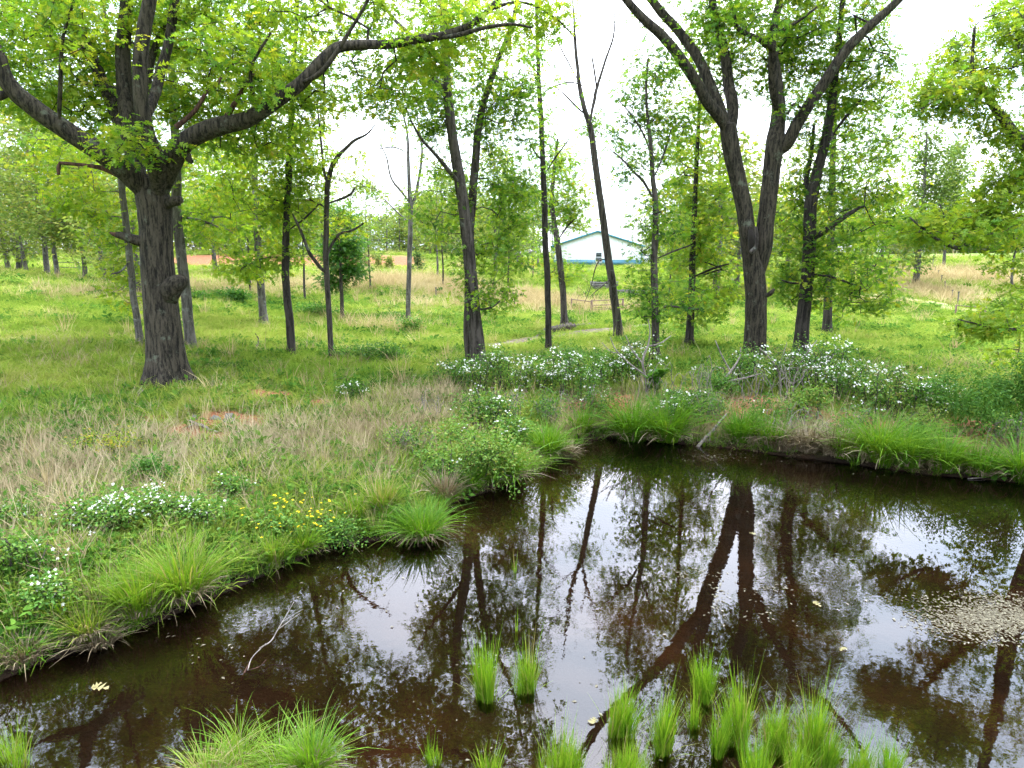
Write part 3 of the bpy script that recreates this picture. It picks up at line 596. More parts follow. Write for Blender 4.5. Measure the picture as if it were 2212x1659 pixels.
# --- double-stemmed tree in the middle
make_tree('slender_tree', 'double-stemmed tree in the centre behind white-flowering brambles', (1036, 797),
  [[(1036, 800, 36), (1030, 740, 32), (1024, 680, 29), (1018, 600, 27), (1010, 520, 26), (1000, 440, 25), (990, 370, 24), (978, 300, 21), (968, 210, 20), (963, 150, 19), (960, 60, 17), (955, -20, 15), (950, -160, 11), (955, -320, 6)],
   [(1012, 800, 25, .5), (1012, 720, 23, .6), (1013, 620, 20, .8), (1015, 520, 19, 1), (1020, 430, 18, 1.1), (1028, 330, 17, 1.2), (1038, 250, 15, 1.2), (1058, 180, 13, 1.2), (1072, 140, 11, 1.2), (1100, 70, 9, 1.2), (1118, 0, 8, 1.2), (1130, -120, 5, 1.2)],
   [(996, 402, 12), (975, 375, 9, -.3), (942, 335, 7, -.6), (912, 302, 6, -.8), (890, 265, 4, -1), (877, 232, 3, -1.1)],
   [(966, 200, 15), (938, 168, 13, .4), (918, 118, 11, .7), (880, 70, 9, 1), (838, 26, 7, 1.2), (790, -50, 5, 1.2)],
   [(1022, 660, 6), (1040, 668, 5, -.6), (1065, 662, 4, -1), (1080, 650, 3, -1.2)]],
  [(985, 220, 115, 120, 1.6, 2.2, 190), (1085, 290, 90, 130, 1.8, 1.8, 130), (1070, 440, 90, 90, 1.8, 1.8, 130), (1065, 560, 80, 50, .8, 1.5, 64), (1055, 640, 65, 30, -.2, 1.2, 32), (940, 430, 60, 90, .8, 1.8, 50), (1130, 180, 65, 80, 1, 2, 56), (925, 200, 65, 90, 1, 2, 60), (1005, 560, 34, 80, .3, .7, 12),
   (990, 30, 110, 60, .8, 2, 60), (1010, -130, 90, 90, .5, 2, 44)],
  leaf='oak', size=.14, per=13, tint=(.48, .15), bark='bark_mid', sides=16, seed=31, flare=1.2)

# --- the rest of the slender trees, one by one
TREES = [
 ('slender_tree', 'pale straight trunk close behind the right side of the big oak', (413, 752),
  [[(413, 754, 23), (406, 680, 22), (398, 603, 21), (388, 520, 20), (380, 450, 19), (382, 380, 18), (376, 260, 16), (370, 130, 14), (366, 0, 12), (362, -180, 8), (360, -320, 4)],
   [(392, 470, 8), (430, 475, 6, .5), (470, 490, 4, .8)]],
  [(420, 330, 110, 120, 1, 3, 200), (470, 470, 70, 60, 1, 2, 90), (370, 130, 130, 120, 1, 3, 120), (360, -120, 160, 130, 0, 3, 120)], dict(bark='bark_grey', tint=(.6, .14), seed=41)),
 ('slender_tree', 'narrow grey leaning trunk close behind the left side of the big oak', (306, 748),
  [[(306, 750, 17), (296, 690, 15), (288, 640, 14), (283, 586, 14), (276, 520, 14), (266, 430, 13), (255, 330, 12), (245, 220, 10), (230, 80, 8), (220, -60, 5)],
   [(283, 560, 5), (262, 585, 4, -.4), (240, 592, 3, -.6)]],
  [(200, 380, 110, 90, .5, 2.5, 190), (250, 480, 60, 60, 0, 2, 80), (262, 640, 45, 45, -.3, 1, 26), (270, 580, 45, 30, 0, 1.2, 28), (130, 330, 90, 70, 1, 2, 90), (220, 200, 120, 90, 1, 3, 90)], dict(bark='bark_grey', tint=(.66, .13), seed=42)),
 ('slender_tree', 'straight black slender trunk standing between oak and thin forked tree', (630, 772),
  [[(630, 774, 18), (626, 700, 17), (620, 640, 16), (617, 586, 16), (618, 500, 15), (622, 420, 14), (626, 340, 14), (629, 280, 12), (632, 180, 10), (640, 60, 8), (645, -80, 5)],
   [(620, 560, 4), (590, 555, 3, -.4), (560, 560, 2, -.6)], [(622, 440, 5), (580, 425, 4, .4), (545, 400, 3, .6)], [(620, 500, 5), (660, 470, 4, -.4), (690, 440, 3, -.5)]],
  [(590, 400, 90, 80, 0, 2.5, 190), (560, 570, 60, 35, -.3, 1.5, 50), (650, 330, 60, 70, 0, 2, 70), (620, 560, 40, 40, -.2, 1, 26), (600, 250, 100, 80, 0, 2.5, 130), (645, 470, 40, 60, 0, 1.5, 40), (640, 80, 90, 100, 0, 2.2, 50)], dict(bark='bark_black', tint=(.62, .13), seed=43)),
 ('slender_tree', 'thin nearly bare tree with forked crooked branches right of black trunk', (716, 777),
  [[(716, 779, 13), (712, 700, 12), (707, 620, 12), (704, 553, 12), (705, 480, 11), (706, 420, 11), (710, 385, 10), (722, 350, 9), (745, 322, 7), (768, 302, 6), (792, 290, 4), (810, 270, 2)],
   [(708, 400, 7), (700, 370, 6, .2), (696, 330, 5, .3), (690, 270, 4, .4), (684, 220, 2, .4)],
   [(704, 590, 10), (690, 575, 8, -.2), (668, 545, 7, -.4), (655, 510, 6, -.5), (640, 478, 5, -.6), (632, 462, 3, -.6)],
   [(706, 440, 6), (730, 432, 5, -.3), (756, 420, 5, -.4), (768, 405, 3, -.5)],
   [(705, 560, 7), (716, 530, 6, .3), (735, 505, 6, .5), (760, 498, 5, .7), (790, 480, 3, .8)],
   [(704, 450, 5), (690, 440, 4, .3), (670, 432, 3, .5), (655, 430, 2, .6)]],
  [(680, 350, 45, 60, 0, 1.5, 46), (745, 360, 40, 40, 0, 1.5, 26), (750, 480, 60, 35, .3, 1.5, 50), (660, 430, 40, 40, 0, 1.5, 30), (700, 250, 60, 50, 0, 1.5, 20, .5), (770, 300, 50, 40, 0, 1.2, 22, .25), (790, 420, 40, 40, 0, 1.2, 20, .6)], dict(bark='bark_mid', tint=(.66, .14), size=.13, per=11, seed=44)),
 ('slender_tree', 'mottled grey trunk with low leafy sprigs, left of the black trunk', (570, 702),
  [[(570, 704, 20), (567, 660, 17), (563, 600, 16), (558, 540, 15), (555, 470, 14), (550, 380, 12), (548, 280, 9), (545, 150, 6)],
   [(560, 560, 6), (530, 575, 4, -.8), (500, 590, 3, -1)]],
  [(500, 470, 90, 80, 0, 3, 190), (520, 585, 50, 30, -.8, 1.5, 44), (590, 480, 60, 60, .5, 2, 70), (480, 350, 80, 80, 0, 3, 120), (560, 250, 80, 80, 0, 3, 60)], dict(bark='bark_grey', tint=(.66, .13), size=.19, seed=45)),
 ('young_maple', 'small dense deep-green leafy tree beneath the forked thin tree', (740, 692),
  [[(740, 694, 9), (738, 640, 8), (736, 580, 7), (734, 520, 6), (730, 470, 4)]],
  [(742, 548, 34, 40, 0, 1.4, 90), (722, 604, 24, 16, 0, 1, 40), (764, 585, 20, 16, 0, 1, 34), (735, 480, 20, 44, 0, 1, 36), (765, 525, 18, 18, 0, 1, 26), (716, 545, 18, 20, 0, 1, 24)], dict(bark='bark_mid', leafmat='leaf_green', tint=(.35, .14), size=.19, per=14, spread=.26, seed=46, sides=8)),
 ('slender_tree', 'pale bare forked trunk left of the double-stemmed tree', (882, 706),
  [[(882, 708, 11), (882, 640, 10), (884, 560, 10), (886, 500, 10), (887, 450, 10), (884, 400, 8), (882, 350, 7), (880, 290, 5), (870, 245, 4), (855, 210, 2)],
   [(888, 445, 8), (897, 425, 7, .2), (905, 385, 6, .3), (912, 330, 5, .4), (905, 280, 4, .5), (898, 230, 2, .5)],
   [(886, 440, 5), (868, 415, 5, -.3), (845, 385, 4, -.5), (835, 340, 3, -.6), (820, 310, 2, -.6)],
   [(884, 480, 4), (860, 460, 3, .4), (830, 430, 2, .6)], [(881, 330, 4), (850, 318, 3, -.2), (815, 322, 2, -.4)]],
  [(885, 300, 60, 70, 0, 1.8, 60, .25), (910, 390, 30, 50, 0, 1.5, 24, .7), (840, 350, 50, 60, 0, 1.5, 40, .3)], dict(bark='bark_grey', tint=(.6, .12), size=.16, per=9, seed=47, sides=10)),
 ('slender_tree', 'straight slim dark trunk with leaf tufts all along it, in front of barn', (1185, 762),
  [[(1185, 764, 15), (1184, 680, 14), (1182, 600, 14), (1178, 520, 13), (1176, 440, 13), (1172, 350, 11), (1168, 250, 10), (1163, 150, 8), (1160, 60, 7), (1158, -20, 5), (1155, -150, 3)],
   [(1170, 345, 5), (1160, 335, 4, .2), (1150, 320, 3, .3)], [(1166, 210, 4), (1190, 190, 3, .3), (1230, 178, 3, .5), (1260, 185, 2, .6)], [(1164, 160, 4), (1150, 145, 3, -.2), (1140, 130, 2, -.3)], [(1174, 380, 4), (1200, 340, 3, .2), (1230, 300, 2, .3)]],
  [(1175, 330, 28, 120, 0, .8, 90), (1160, 110, 45, 90, 0, 1.2, 80, .6), (1182, 480, 30, 60, 0, .8, 36), (1200, 170, 60, 60, 0, 1, 40, .3), (1160, -60, 70, 70, 0, 1.2, 40, .5)], dict(bark='bark_black', tint=(.45, .14), size=.13, per=10, seed=48)),
 ('slender_tree', 'curving grey-brown trunk left of the barn with a leafy crown', (1220, 707),
  [[(1222, 709, 19), (1218, 660, 14), (1213, 600, 14), (1207, 550, 13), (1200, 500, 12), (1194, 460, 10), (1192, 420, 9), (1198, 360, 7), (1205, 300, 5)],
   [(1204, 520, 5), (1225, 490, 4, .4), (1245, 470, 3, .6)]],
  [(1225, 410, 46, 75, .3, 2, 200), (1240, 470, 35, 35, .5, 1.5, 50), (1230, 585, 36, 26, 0, 1.2, 40), (1175, 560, 40, 40, .2, 1.2, 36), (1200, 340, 30, 50, 0, 1.5, 50)], dict(bark='bark_mid', tint=(.6, .13), size=.17, per=13, seed=49)),
 ('slender_tree', 'leaning trunk with bare grey forked top crossing in front of the barn', (1338, 730),
  [[(1340, 732, 22), (1332, 680, 19), (1324, 620, 18), (1315, 560, 17), (1306, 500, 16), (1298, 440, 15), (1291, 390, 14), (1283, 330, 13), (1276, 280, 12), (1264, 240, 10), (1254, 200, 9), (1248, 150, 7), (1242, 90, 6), (1240, 40, 4), (1235, -20, 2)],
   [(1274, 270, 8), (1284, 215, 7, .2), (1292, 180, 6, .3), (1308, 130, 5, .4), (1322, 90, 4, .5), (1328, 55, 3, .5), (1326, 10, 2, .5)],
   [(1290, 200, 5, .3), (1285, 160, 4, .2), (1278, 120, 3, .2)],
   [(1268, 250, 5), (1245, 230, 4, -.3), (1220, 205, 3, -.5), (1198, 185, 2, -.6)],
   [(1252, 180, 4), (1225, 130, 3, .2), (1205, 90, 2, .3), (1190, 40, 1.5, .4)],
   [(1310, 560, 4), (1296, 562, 3, -.4), (1286, 580, 2.4, -.6), (1276, 620, 1.8, -.7), (1262, 655, 1.2, -.8)],
   [(1320, 600, 3), (1308, 612, 2.4, -.4), (1292, 625, 1.8, -.6), (1276, 640, 1.2, -.7)]],
  [(1275, 285, 34, 30, 0, 1, 50), (1300, 265, 26, 26, 0, 1, 24), (1250, 110, 60, 90, 0, 1.2, 70, .12), (1320, 110, 30, 80, .4, .8, 36, .15), (1270, 640, 26, 40, -.7, .6, 36, 0), (1292, 330, 30, 20, 0, .8, 14), (1320, 640, 30, 40, -.5, .8, 16, .1)], dict(bark='bark_mid', tint=(.4, .14), size=.12, per=10, seed=50, sides=14)),
 ('slender_tree', 'slender open-crowned tree right of the leaning bare-topped trunk', (1417, 787),
  [[(1417, 789, 17), (1416, 720, 16), (1414, 640, 15), (1413, 560, 14), (1416, 500, 13), (1416, 440, 12), (1410, 380, 10), (1405, 310, 9), (1400, 260, 7), (1396, 190, 5), (1400, 120, 3)],
   [(1412, 430, 8), (1392, 395, 6, -.3), (1370, 372, 5, -.4), (1345, 345, 4, -.5), (1318, 322, 2, -.6)],
   [(1408, 340, 5), (1390, 290, 4, .3), (1365, 250, 3, .4), (1335, 215, 2, .5)],
   [(1416, 680, 6), (1440, 662, 5, -.3), (1475, 665, 4, -.5), (1510, 668, 3, -.6)],
   [(1415, 560, 5), (1450, 545, 4, -.3), (1490, 530, 3, -.5)], [(1410, 390, 5), (1435, 330, 4, .3), (1450, 280, 3, .4)]],
  [(1400, 190, 55, 80, 0, 1.6, 170), (1440, 300, 45, 80, .2, 1.6, 110), (1420, 470, 60, 70, 0, 1.6, 120), (1355, 350, 45, 45, -.3, 1.2, 50), (1410, 645, 55, 45, -.3, 1.4, 90), (1480, 640, 40, 40, -.4, 1.2, 50), (1360, 280, 40, 40, .2, 1.2, 36), (1385, 570, 35, 35, 0, 1, 30)], dict(bark='bark_mid', tint=(.42, .16), size=.13, per=12, seed=51)),
 ('slender_tree', 'short black trunk in dense yellow-green foliage left of the twin trunks', (1489, 747),
  [[(1489, 749, 19), (1491, 700, 16), (1494, 640, 15), (1496, 560, 13), (1500, 460, 11), (1505, 350, 9), (1510, 240, 7), (1512, 120, 4)],
   [(1494, 600, 6), (1540, 580, 5, -.4), (1575, 570, 3, -.6)], [(1498, 500, 6), (1540, 440, 5, .4), (1570, 400, 3, .5)]],
  [(1510, 330, 70, 120, .5, 2.5, 260), (1540, 480, 70, 90, 0, 2.2, 200), (1480, 560, 60, 60, 0, 2, 110), (1505, 660, 60, 45, -.3, 1.6, 100), (1570, 610, 40, 50, -.2, 1.5, 60), (1490, 170, 50, 60, .4, 2, 50)], dict(bark='bark_black', tint=(.6, .15), size=.16, per=13, seed=52)),
 ('slender_tree', 'dark leaf-clad trunk just right of the twin trunks', (1728, 774),
  [[(1728, 776, 33), (1732, 710, 29), (1740, 640, 27), (1746, 570, 27), (1749, 500, 27), (1752, 440, 26), (1766, 370, 22), (1784, 300, 20), (1796, 230, 18), (1802, 180, 15), (1812, 90, 12), (1820, -10, 9), (1830, -180, 5)],
   [(1752, 520, 14), (1780, 500, 12, -.4), (1815, 475, 11, -.7), (1850, 452, 8, -.9), (1866, 446, 5, -1)],
   [(1752, 430, 12), (1742, 390, 10, .3), (1752, 330, 8, .5), (1758, 270, 6, .6)],
   [(1742, 610, 6), (1715, 612, 5, -.4), (1690, 606, 3, -.6)],
   [(1800, 290, 8), (1825, 255, 6, -.3), (1860, 215, 4, -.5)], [(1745, 590, 6), (1800, 600, 5, -.5), (1860, 620, 3, -.8)]],
  [(1830, 320, 110, 120, 0, 2.6, 340), (1810, 480, 110, 80, 0, 2.4, 230), (1800, 600, 120, 60, -.3, 2, 170), (1880, 640, 70, 35, -.4, 1.6, 60), (1700, 430, 45, 70, .5, 1.6, 60), (1860, 180, 90, 70, 0, 2.2, 150), (1740, 620, 60, 50, -.2, 1.2, 50), (1720, 560, 45, 60, 0, 1.3, 46), (1930, 420, 50, 70, 0, 1.6, 60), (1840, -40, 130, 110, 0, 2.5, 110)], dict(bark='bark_black', tint=(.5, .16), size=.15, per=14, seed=53, sides=16)),
 ('slender_tree', 'thinner dark trunk second to the right of the twin trunks', (1786, 722),
  [[(1786, 724, 20), (1788, 660, 18), (1790, 600, 17), (1794, 520, 16), (1797, 430, 15), (1800, 330, 12), (1806, 200, 8), (1810, 60, 5)], [(1792, 590, 6), (1840, 570, 5, -.5), (1890, 575, 3, -.8)]],
  [(1870, 440, 70, 100, .5, 2.5, 170), (1850, 570, 80, 50, 0, 2, 90), (1880, 300, 70, 90, .5, 2.5, 110), (1820, 660, 50, 40, 0, 1.5, 40)], dict(bark='bark_black', tint=(.55, .15), size=.17, per=13, seed=54)),
 ('field_tree', 'pale-trunked conical tree standing alone in the right-hand field', (1978, 617),
  [[(1978, 619, 14), (1981, 580, 12), (1985, 530, 11), (1990, 470, 9), (1996, 400, 7), (2000, 330, 5), (2002, 285, 3)]],
  [(2010, 460, 55, 60, 0, 3, 210), (2005, 380, 40, 60, 0, 2.5, 150), (2000, 310, 22, 40, 0, 1.5, 60), (2055, 400, 30, 70, 1, 2.5, 110), (1975, 560, 30, 30, 0, 2, 30), (2060, 330, 22, 40, 1, 2, 40)], dict(bark='bark_grey', leafmat='leaf_far', tint=(.5, .15), leaf='simple', size=.30, per=13, spread=.42, seed=55, sides=10)),
]
for nm, lab, base, limbs, blobs, kw in TREES:
    airy = [(b[0], b[1], b[2] * 1.12, b[3] * 1.05, b[4] + .7, b[5], max(4, int(b[6] * (.66 if nm == 'slender_tree' else .95))), *b[7:]) for b in blobs]
    make_tree(nm, lab, base, limbs, airy, **kw)

# --- the tree whose limbs reach in from beyond the right edge
make_tree('oak_tree', 'overhanging tree whose yellow-green boughs reach in from the right edge', (2330, 880),
  [[(2345, 880, 60), (2340, 700, 54), (2330, 560, 50), (2322, 450, 46), (2330, 300, 38), (2350, 100, 30), (2360, -150, 20), (2370, -350, 8)],
   [(2325, 470, 34), (2270, 370, 26, -.2), (2212, 312, 24, -.3), (2175, 268, 20, -.4), (2145, 228, 16, -.5), (2118, 180, 12, -.6), (2100, 150, 8, -.6), (2105, 60, 5, -.7)],
   [(2145, 228, 9, -.5), (2090, 215, 7, -.8), (2040, 210, 5, -1), (1990, 235, 3, -1.1)],
   [(2325, 500, 26), (2260, 360, 20, .2), (2212, 378, 16, 0), (2170, 425, 14, -.2), (2130, 470, 11, -.3), (2090, 525, 10, -.4), (2068, 536, 9, -.5), (2030, 520, 7, -.6), (1990, 490, 5, -.7), (1965, 470, 3, -.7)],
   [(2075, 534, 7, -.4), (2048, 500, 5, -.6), (2040, 470, 4, -.7), (2030, 440, 2, -.7)],
   [(2332, 660, 22), (2270, 690, 14, -.4), (2212, 708, 9, -.7), (2160, 712, 6, -.9), (2110, 700, 4, -1), (2070, 690, 2, -1.1)]],
  [(2150, 120, 95, 90, -.3, 2.2, 120), (2060, 215, 80, 40, -.7, 1.2, 70), (2010, 200, 45, 50, -.9, .9, 24), (2150, 280, 45, 40, -.3, 1, 26), (2060, 490, 110, 42, -.5, 1.8, 110), (2170, 440, 60, 55, -.3, 1.4, 90), (2190, 350, 40, 60, 0, 1.2, 44), (2150, 702, 85, 22, -.8, 1.2, 48), (2195, 640, 40, 40, -.5, 1, 14), (2200, 560, 30, 50, -.3, 1, 26), (2200, 40, 60, 60, 0, 1.4, 60),
   (2400, 300, 180, 250, 0, 3, 170), (2400, -100, 220, 220, 0, 3.5, 130), (2190, 770, 30, 30, -.5, .8, 10)],
  leaf='oak', size=.15, per=14, tint=(.62, .12), bark='bark_mid', sides=16, seed=61, flare=1.3, baseY=19.5)

# ------------------------------------------------------------------ background trees: a few grown stems, copied
def wild_tree(seed, h, cr_, cb, ncl, size, tint, bark='bark_grey', leafmat='leaf_far', lean=0.0, lf=1.0, per=10, r0=.17, spread=.34, shape=1.0, droop=.3):
    rng = np.random.default_rng(seed); n = 9
    z = np.linspace(-.3, h, n); x = np.cumsum(rng.normal(0, .06, n)) + lean * z; y = np.cumsum(rng.normal(0, .06, n))
    P = np.stack([x, y, z], -1); r = r0 * (1 - .86 * np.linspace(0, 1, n))
    P = catmull(np.column_stack([P, r]), 4); w_ = Acc(); tube(w_, P[:, :3], P[:, 3], 7, rng, .05)
    C, F = [], []
    while len(C) < ncl:
        p = rng.uniform(-1, 1, 3)
        t = (p[2] + 1) / 2; rad = cr_ * (math.sin(math.pi * min(1, t * .8 + .18)) ** .7 if shape == 1 else (1.05 - t) ** .8)
        if p[0] ** 2 + p[1] ** 2 > 1: continue
        c = np.array([p[0] * rad + lean * h * t, p[1] * rad, h * (cb + (1.04 - cb) * t)])
        if vnoise(c[0] * .8 + seed * 7, c[2] * .8 + c[1] * .6) < .38 and rng.random() < .85: continue
        C.append(c); F.append(rng.random() < lf)
    C = np.array(C); F = np.array(F)
    sel = P[:, 2] > h * cb * .7
    a, b, q0, q1 = grow(P[sel, :3], P[sel, 3], C, rng, step=.9, wob=.12); prisms(w_, a, b, q0 * 1.4, q1 * 1.4)
    lv = Acc(); spray(lv, C[F], per, spread, size, droop, tint, 'simple', rng)
    def me(acc, nm, m_, s):
        k = mesh_np(nm, np.concatenate(acc.V), np.concatenate(acc.T) if acc.T else None, np.concatenate(acc.Q) if acc.Q else None, np.concatenate(acc.C), s); k.materials.append(m_); return k
    return me(w_, 'trunk', M[bark], True), me(lv, 'crown', M[leafmat], False), h
PROTO = {'broad': wild_tree(101, 10, 3.4, .26, 420, .30, (.62, .14), lf=1), 'tall': wild_tree(102, 13, 2.8, .32, 400, .30, (.55, .15)),
         'low': wild_tree(103, 7, 2.8, .16, 320, .28, (.66, .13)), 'sparse': wild_tree(104, 12, 3.0, .3, 240, .28, (.72, .13), lf=.45, per=7, r0=.14),
         'bare': wild_tree(105, 12, 2.4, .4, 150, .26, (.7, .1), lf=.10, per=5, r0=.13), 'cone': wild_tree(106, 11, 2.6, .18, 420, .28, (.5, .13), shape=2),
         'pine': wild_tree(107, 15, 2.0, .45, 240, .34, (.5, .2), bark='bark_mid', leafmat='leaf_pine', r0=.16)}
PROTO['thicket'] = wild_tree(108, 6, 3.2, .02, 420, .34, (.55, .15), r0=.10)
PROTO['airy'] = wild_tree(109, 10, 3.4, .30, 330, .27, (.5, .15), r0=.10, per=9, lf=.9, bark='bark_mid')
def put_tree(kind, u, v, vtop, label, group=None, name='background_tree', rz=None, wide=1.0, Yf=None):
    tr, cw, h = PROTO[kind]
    B = hit(u, v) if Yf is None else None
    if Yf is not None:
        p = pt(u, v, Yf); B = np.array([p[0], Yf, float(H(np.array([p[0]]), np.array([Yf]))[0])])
    top = pt(u, vtop, B[1])[2]; s = max(.15, (top - B[2]) / h)
    o = empty(name, B, label, 'tree', group); o.rotation_euler = (0, 0, R.uniform(0, 6.28) if rz is None else rz); o.scale = (s * wide, s * wide, s)
    for nm, m_ in (('trunk', tr), ('crown', cw)): link(nm, m_, None, o)
    return o
BGT = [('tall', 20, 583, 120, 'grey trunk nearest the left edge on the grassy rise', None, 1.0), ('low', 57, 588, 380, 'small leafy tree third from the left edge on the rise', None, 1.0), ('broad', 100, 594, 230, 'leafy tree left of a pale paired trunk on the rise', None, 1.1),
       ('broad', 128, 600, 260, 'thicker pale trunk on the brow of the left rise', None, 1.0), ('low', 42, 585, 330, 'thin stem beside the leftmost grey trunk on the rise', None, 1.1), ('low', 228, 610, 330, 'young tree in pale grass left of the big oak', None, .9),
       ('broad', 470, 588, 300, 'leafy tree seen just right of the big oak in front of the clay bank', None, 1.1), ('broad', 1072, 590, 330, 'pale leafy tree behind the double-stemmed tree', None, 1.0),
       ('sparse', 945, 600, 380, 'light green tree between bare forked trunk and double-stemmed tree', None, 1.0), ('cone', 2040, 577, 320, 'dark-trunked tree on the crest of the right-hand field', None, .9), ('tall', 2188, 622, 330, 'pale slim trunk near the right edge of the field', None, .8)]
for k, u, v, vt, lab, g, wd in BGT: put_tree(k, u, v, vt, lab, g, wide=wd)
MID = [('low', 330, 120, 380), ('broad', 395, 116, 340), ('low', 520, 116, 400), ('low', 585, 116, 420), ('broad', 640, 126, 390), ('low', 700, 128, 430), ('low', 930, 126, 430), ('broad', 985, 124, 380), ('low', 1100, 120, 450), ('low', 1120, 116, 470)]
for i, (k, u, Y, vt) in enumerate(MID): put_tree(k, u, 560, vt, 'yellow-green tree in the belt on top of the clay bank', 'tree belt above the clay bank', 'belt_tree', Yf=Y, wide=1.15)
for i, (k, u, v, vt, lab) in enumerate([('low', 300, 640, 380, 'bushy yellow-green tree in the meadow behind the big oak'), ('broad', 180, 606, 300, 'broad yellow-green tree on the rise between pale trunks and the oak'), ('low', 1545, 640, 300, 'leafy tree in the gap left of the twin trunks'), ('low', 1590, 625, 380, 'pale leafy tree behind the twin trunks'), ('low', 1700, 620, 400, 'bright leafy tree seen between twin trunks and the dark trunk'), ('low', 1900, 618, 420, 'leafy tree behind the leaf-clad dark trunk')]): put_tree(k, u, v, vt, lab, wide=1.1)
for i, (u, Y, vt) in enumerate([(-20, 150, 462), (60, 155, 452), (140, 140, 462), (215, 135, 452), (290, 140, 442), (365, 138, 452), (440, 140, 447), (510, 142, 442), (580, 140, 452), (640, 138, 442), (700, 150, 452), (755, 150, 452), (830, 165, 467), (890, 150, 452), (935, 145, 442), (1000, 142, 442), (1060, 150, 447), (1110, 165, 462), (1480, 165, 468), (1550, 160, 458), (1620, 165, 458), (1690, 160, 458), (1760, 165, 463), (1830, 160, 458), (1900, 170, 468), (1945, 172, 495), (1985, 170, 500), (2030, 172, 498), (2070, 175, 500), (2165, 172, 498), (2085, 185, 470), (2130, 180, 463), (2200, 185, 463)]):
    put_tree('thicket', u, 550, vt + R.uniform(-32, 22), 'dense thicket of low trees on the horizon', 'thickets along the horizon', 'thicket_tree', Yf=Y, wide=1.4)
for u, v, vt, wd, lab in [(545, 636, 330, 1.0, 'airy light-green tree left of the mottled grey trunk'), (660, 648, 350, 1.0, 'airy young tree between black trunk and thin forked tree'), (800, 628, 400, 1.0, 'low airy tree left of the pale bare trunk'), (955, 622, 370, .9, 'airy tree just left of the double-stemmed tree'), (1100, 632, 380, .9, 'airy light-green tree right of the double-stemmed tree'), (1150, 600, 420, .8, 'small airy tree hiding the shelter left of the barn'), (1445, 640, 400, .9, 'airy tree screening the right end of the barn'), (350, 630, 340, 1.0, 'airy yellow-green tree hidden partly by the oak trunk')]: put_tree('airy', u, v, vt, lab, wide=wd)
FARW = [(-60, 150, 'broad', 300), (60, 140, 'sparse', 330), (160, 125, 'tall', 360), (240, 120, 'broad', 400), (330, 130, 'sparse', 380), (430, 125, 'broad', 400), (520, 130, 'sparse', 400), (600, 128, 'broad', 430), (668, 135, 'broad', 440), (712, 130, 'sparse', 400), (760, 140, 'sparse', 380), (800, 150, 'bare', 400), (835, 145, 'bare', 385), (862, 140, 'bare', 390), (905, 135, 'broad', 450), (950, 130, 'broad', 460), (1000, 130, 'low', 440), (1050, 140, 'broad', 430)]
for u, Y, k, vt in FARW: put_tree(k, u, 548, vt, 'distant tree in the wood along the horizon left of the barn', 'far wood left of the barn', 'far_tree', Yf=Y)
for (u, Y, vt), q in zip([(1128, 150, 420), (1150, 165, 400), (1172, 160, 410), (1192, 155, 430)], ('leftmost', 'second from left', 'third from left', 'rightmost, nearest the barn,')): put_tree('pine', u, 560, vt, 'tall pine ' + q + ' in the row left of the barn roof', 'pines beside the barn', 'pine_tree', Yf=Y)
for u, Y, k, vt in [(1395, 175, 'low', 515), (1425, 180, 'low', 512), (1460, 170, 'broad', 480), (1520, 160, 'broad', 430), (1580, 170, 'broad', 440), (1700, 165, 'broad', 440), (1760, 160, 'broad', 450), (1850, 160, 'broad', 440), (1920, 165, 'low', 500)]:
    put_tree(k, u, 560, vt, 'distant tree beyond the field right of the barn', 'far trees right of the barn', 'far_tree', Yf=Y)
for u, Y, k, vt in [(1965, 175, 'low', 505), (2010, 180, 'low', 495), (2065, 185, 'broad', 470), (2105, 180, 'sparse', 480), (2140, 175, 'broad', 470), (2180, 180, 'low', 480), (2220, 175, 'broad', 440), (2090, 170, 'low', 500), (2160, 190, 'low', 490)]:
    put_tree(k, u, 550, vt, 'distant tree behind the crest of the right-hand field', 'far trees behind the right crest', 'far_tree', Yf=Y)

# ------------------------------------------------------------------ barn and far garden things
def wall_box(parent, name, m, boxes, origin=(0, 0, 0)):
    a = Acc()
    for c, s_ in boxes: box(a, c, s_)
    return a.obj(name, m, parent, origin)
barn_p = hit(1290, 574); BY = barn_p[1]
barn = empty('barn', barn_p, 'white metal barn with teal roof trim and teal wainscot beyond the field', 'barn')
barn.rotation_euler = (0, 0, math.radians(-7))
BW, BE, BPK, BL = px2m(186, BY), px2m(42, BY), px2m(72, BY), 22.0
hw = BW / 2
a = Acc()
a.add([[-hw, 0, .9], [hw, 0, .9], [hw, 0, BE], [0, 0, BPK], [-hw, 0, BE], [-hw, BL, .9], [hw, BL, .9], [hw, BL, BE], [0, BL, BPK], [-hw, BL, BE]], T=[[2, 3, 4], [7, 9, 8]], Q=[[0, 1, 2, 4], [1, 6, 7, 2], [6, 5, 9, 7], [5, 0, 4, 9]])
a.obj('wall', M['white_metal'], barn)
a = Acc(); nr = 36
for i in range(1, nr):
    x = -hw + BW * i / nr; zt = BPK - (BPK - BE) * abs(x) / hw - .12
    box(a, (x, -.016, (.92 + zt) / 2), (.05, .028, zt - .92))
rb = a.obj('wall_ribs', M['white_metal'], barn); rb['kind'] = 'stuff'
wall_box(barn, 'wainscot', M['teal'], [((0, .0, .45), (BW + .06, .08, .9)), ((-hw, BL / 2, .45), (.08, BL - .1, .9)), ((hw, BL / 2, .45), (.08, BL - .1, .9))])
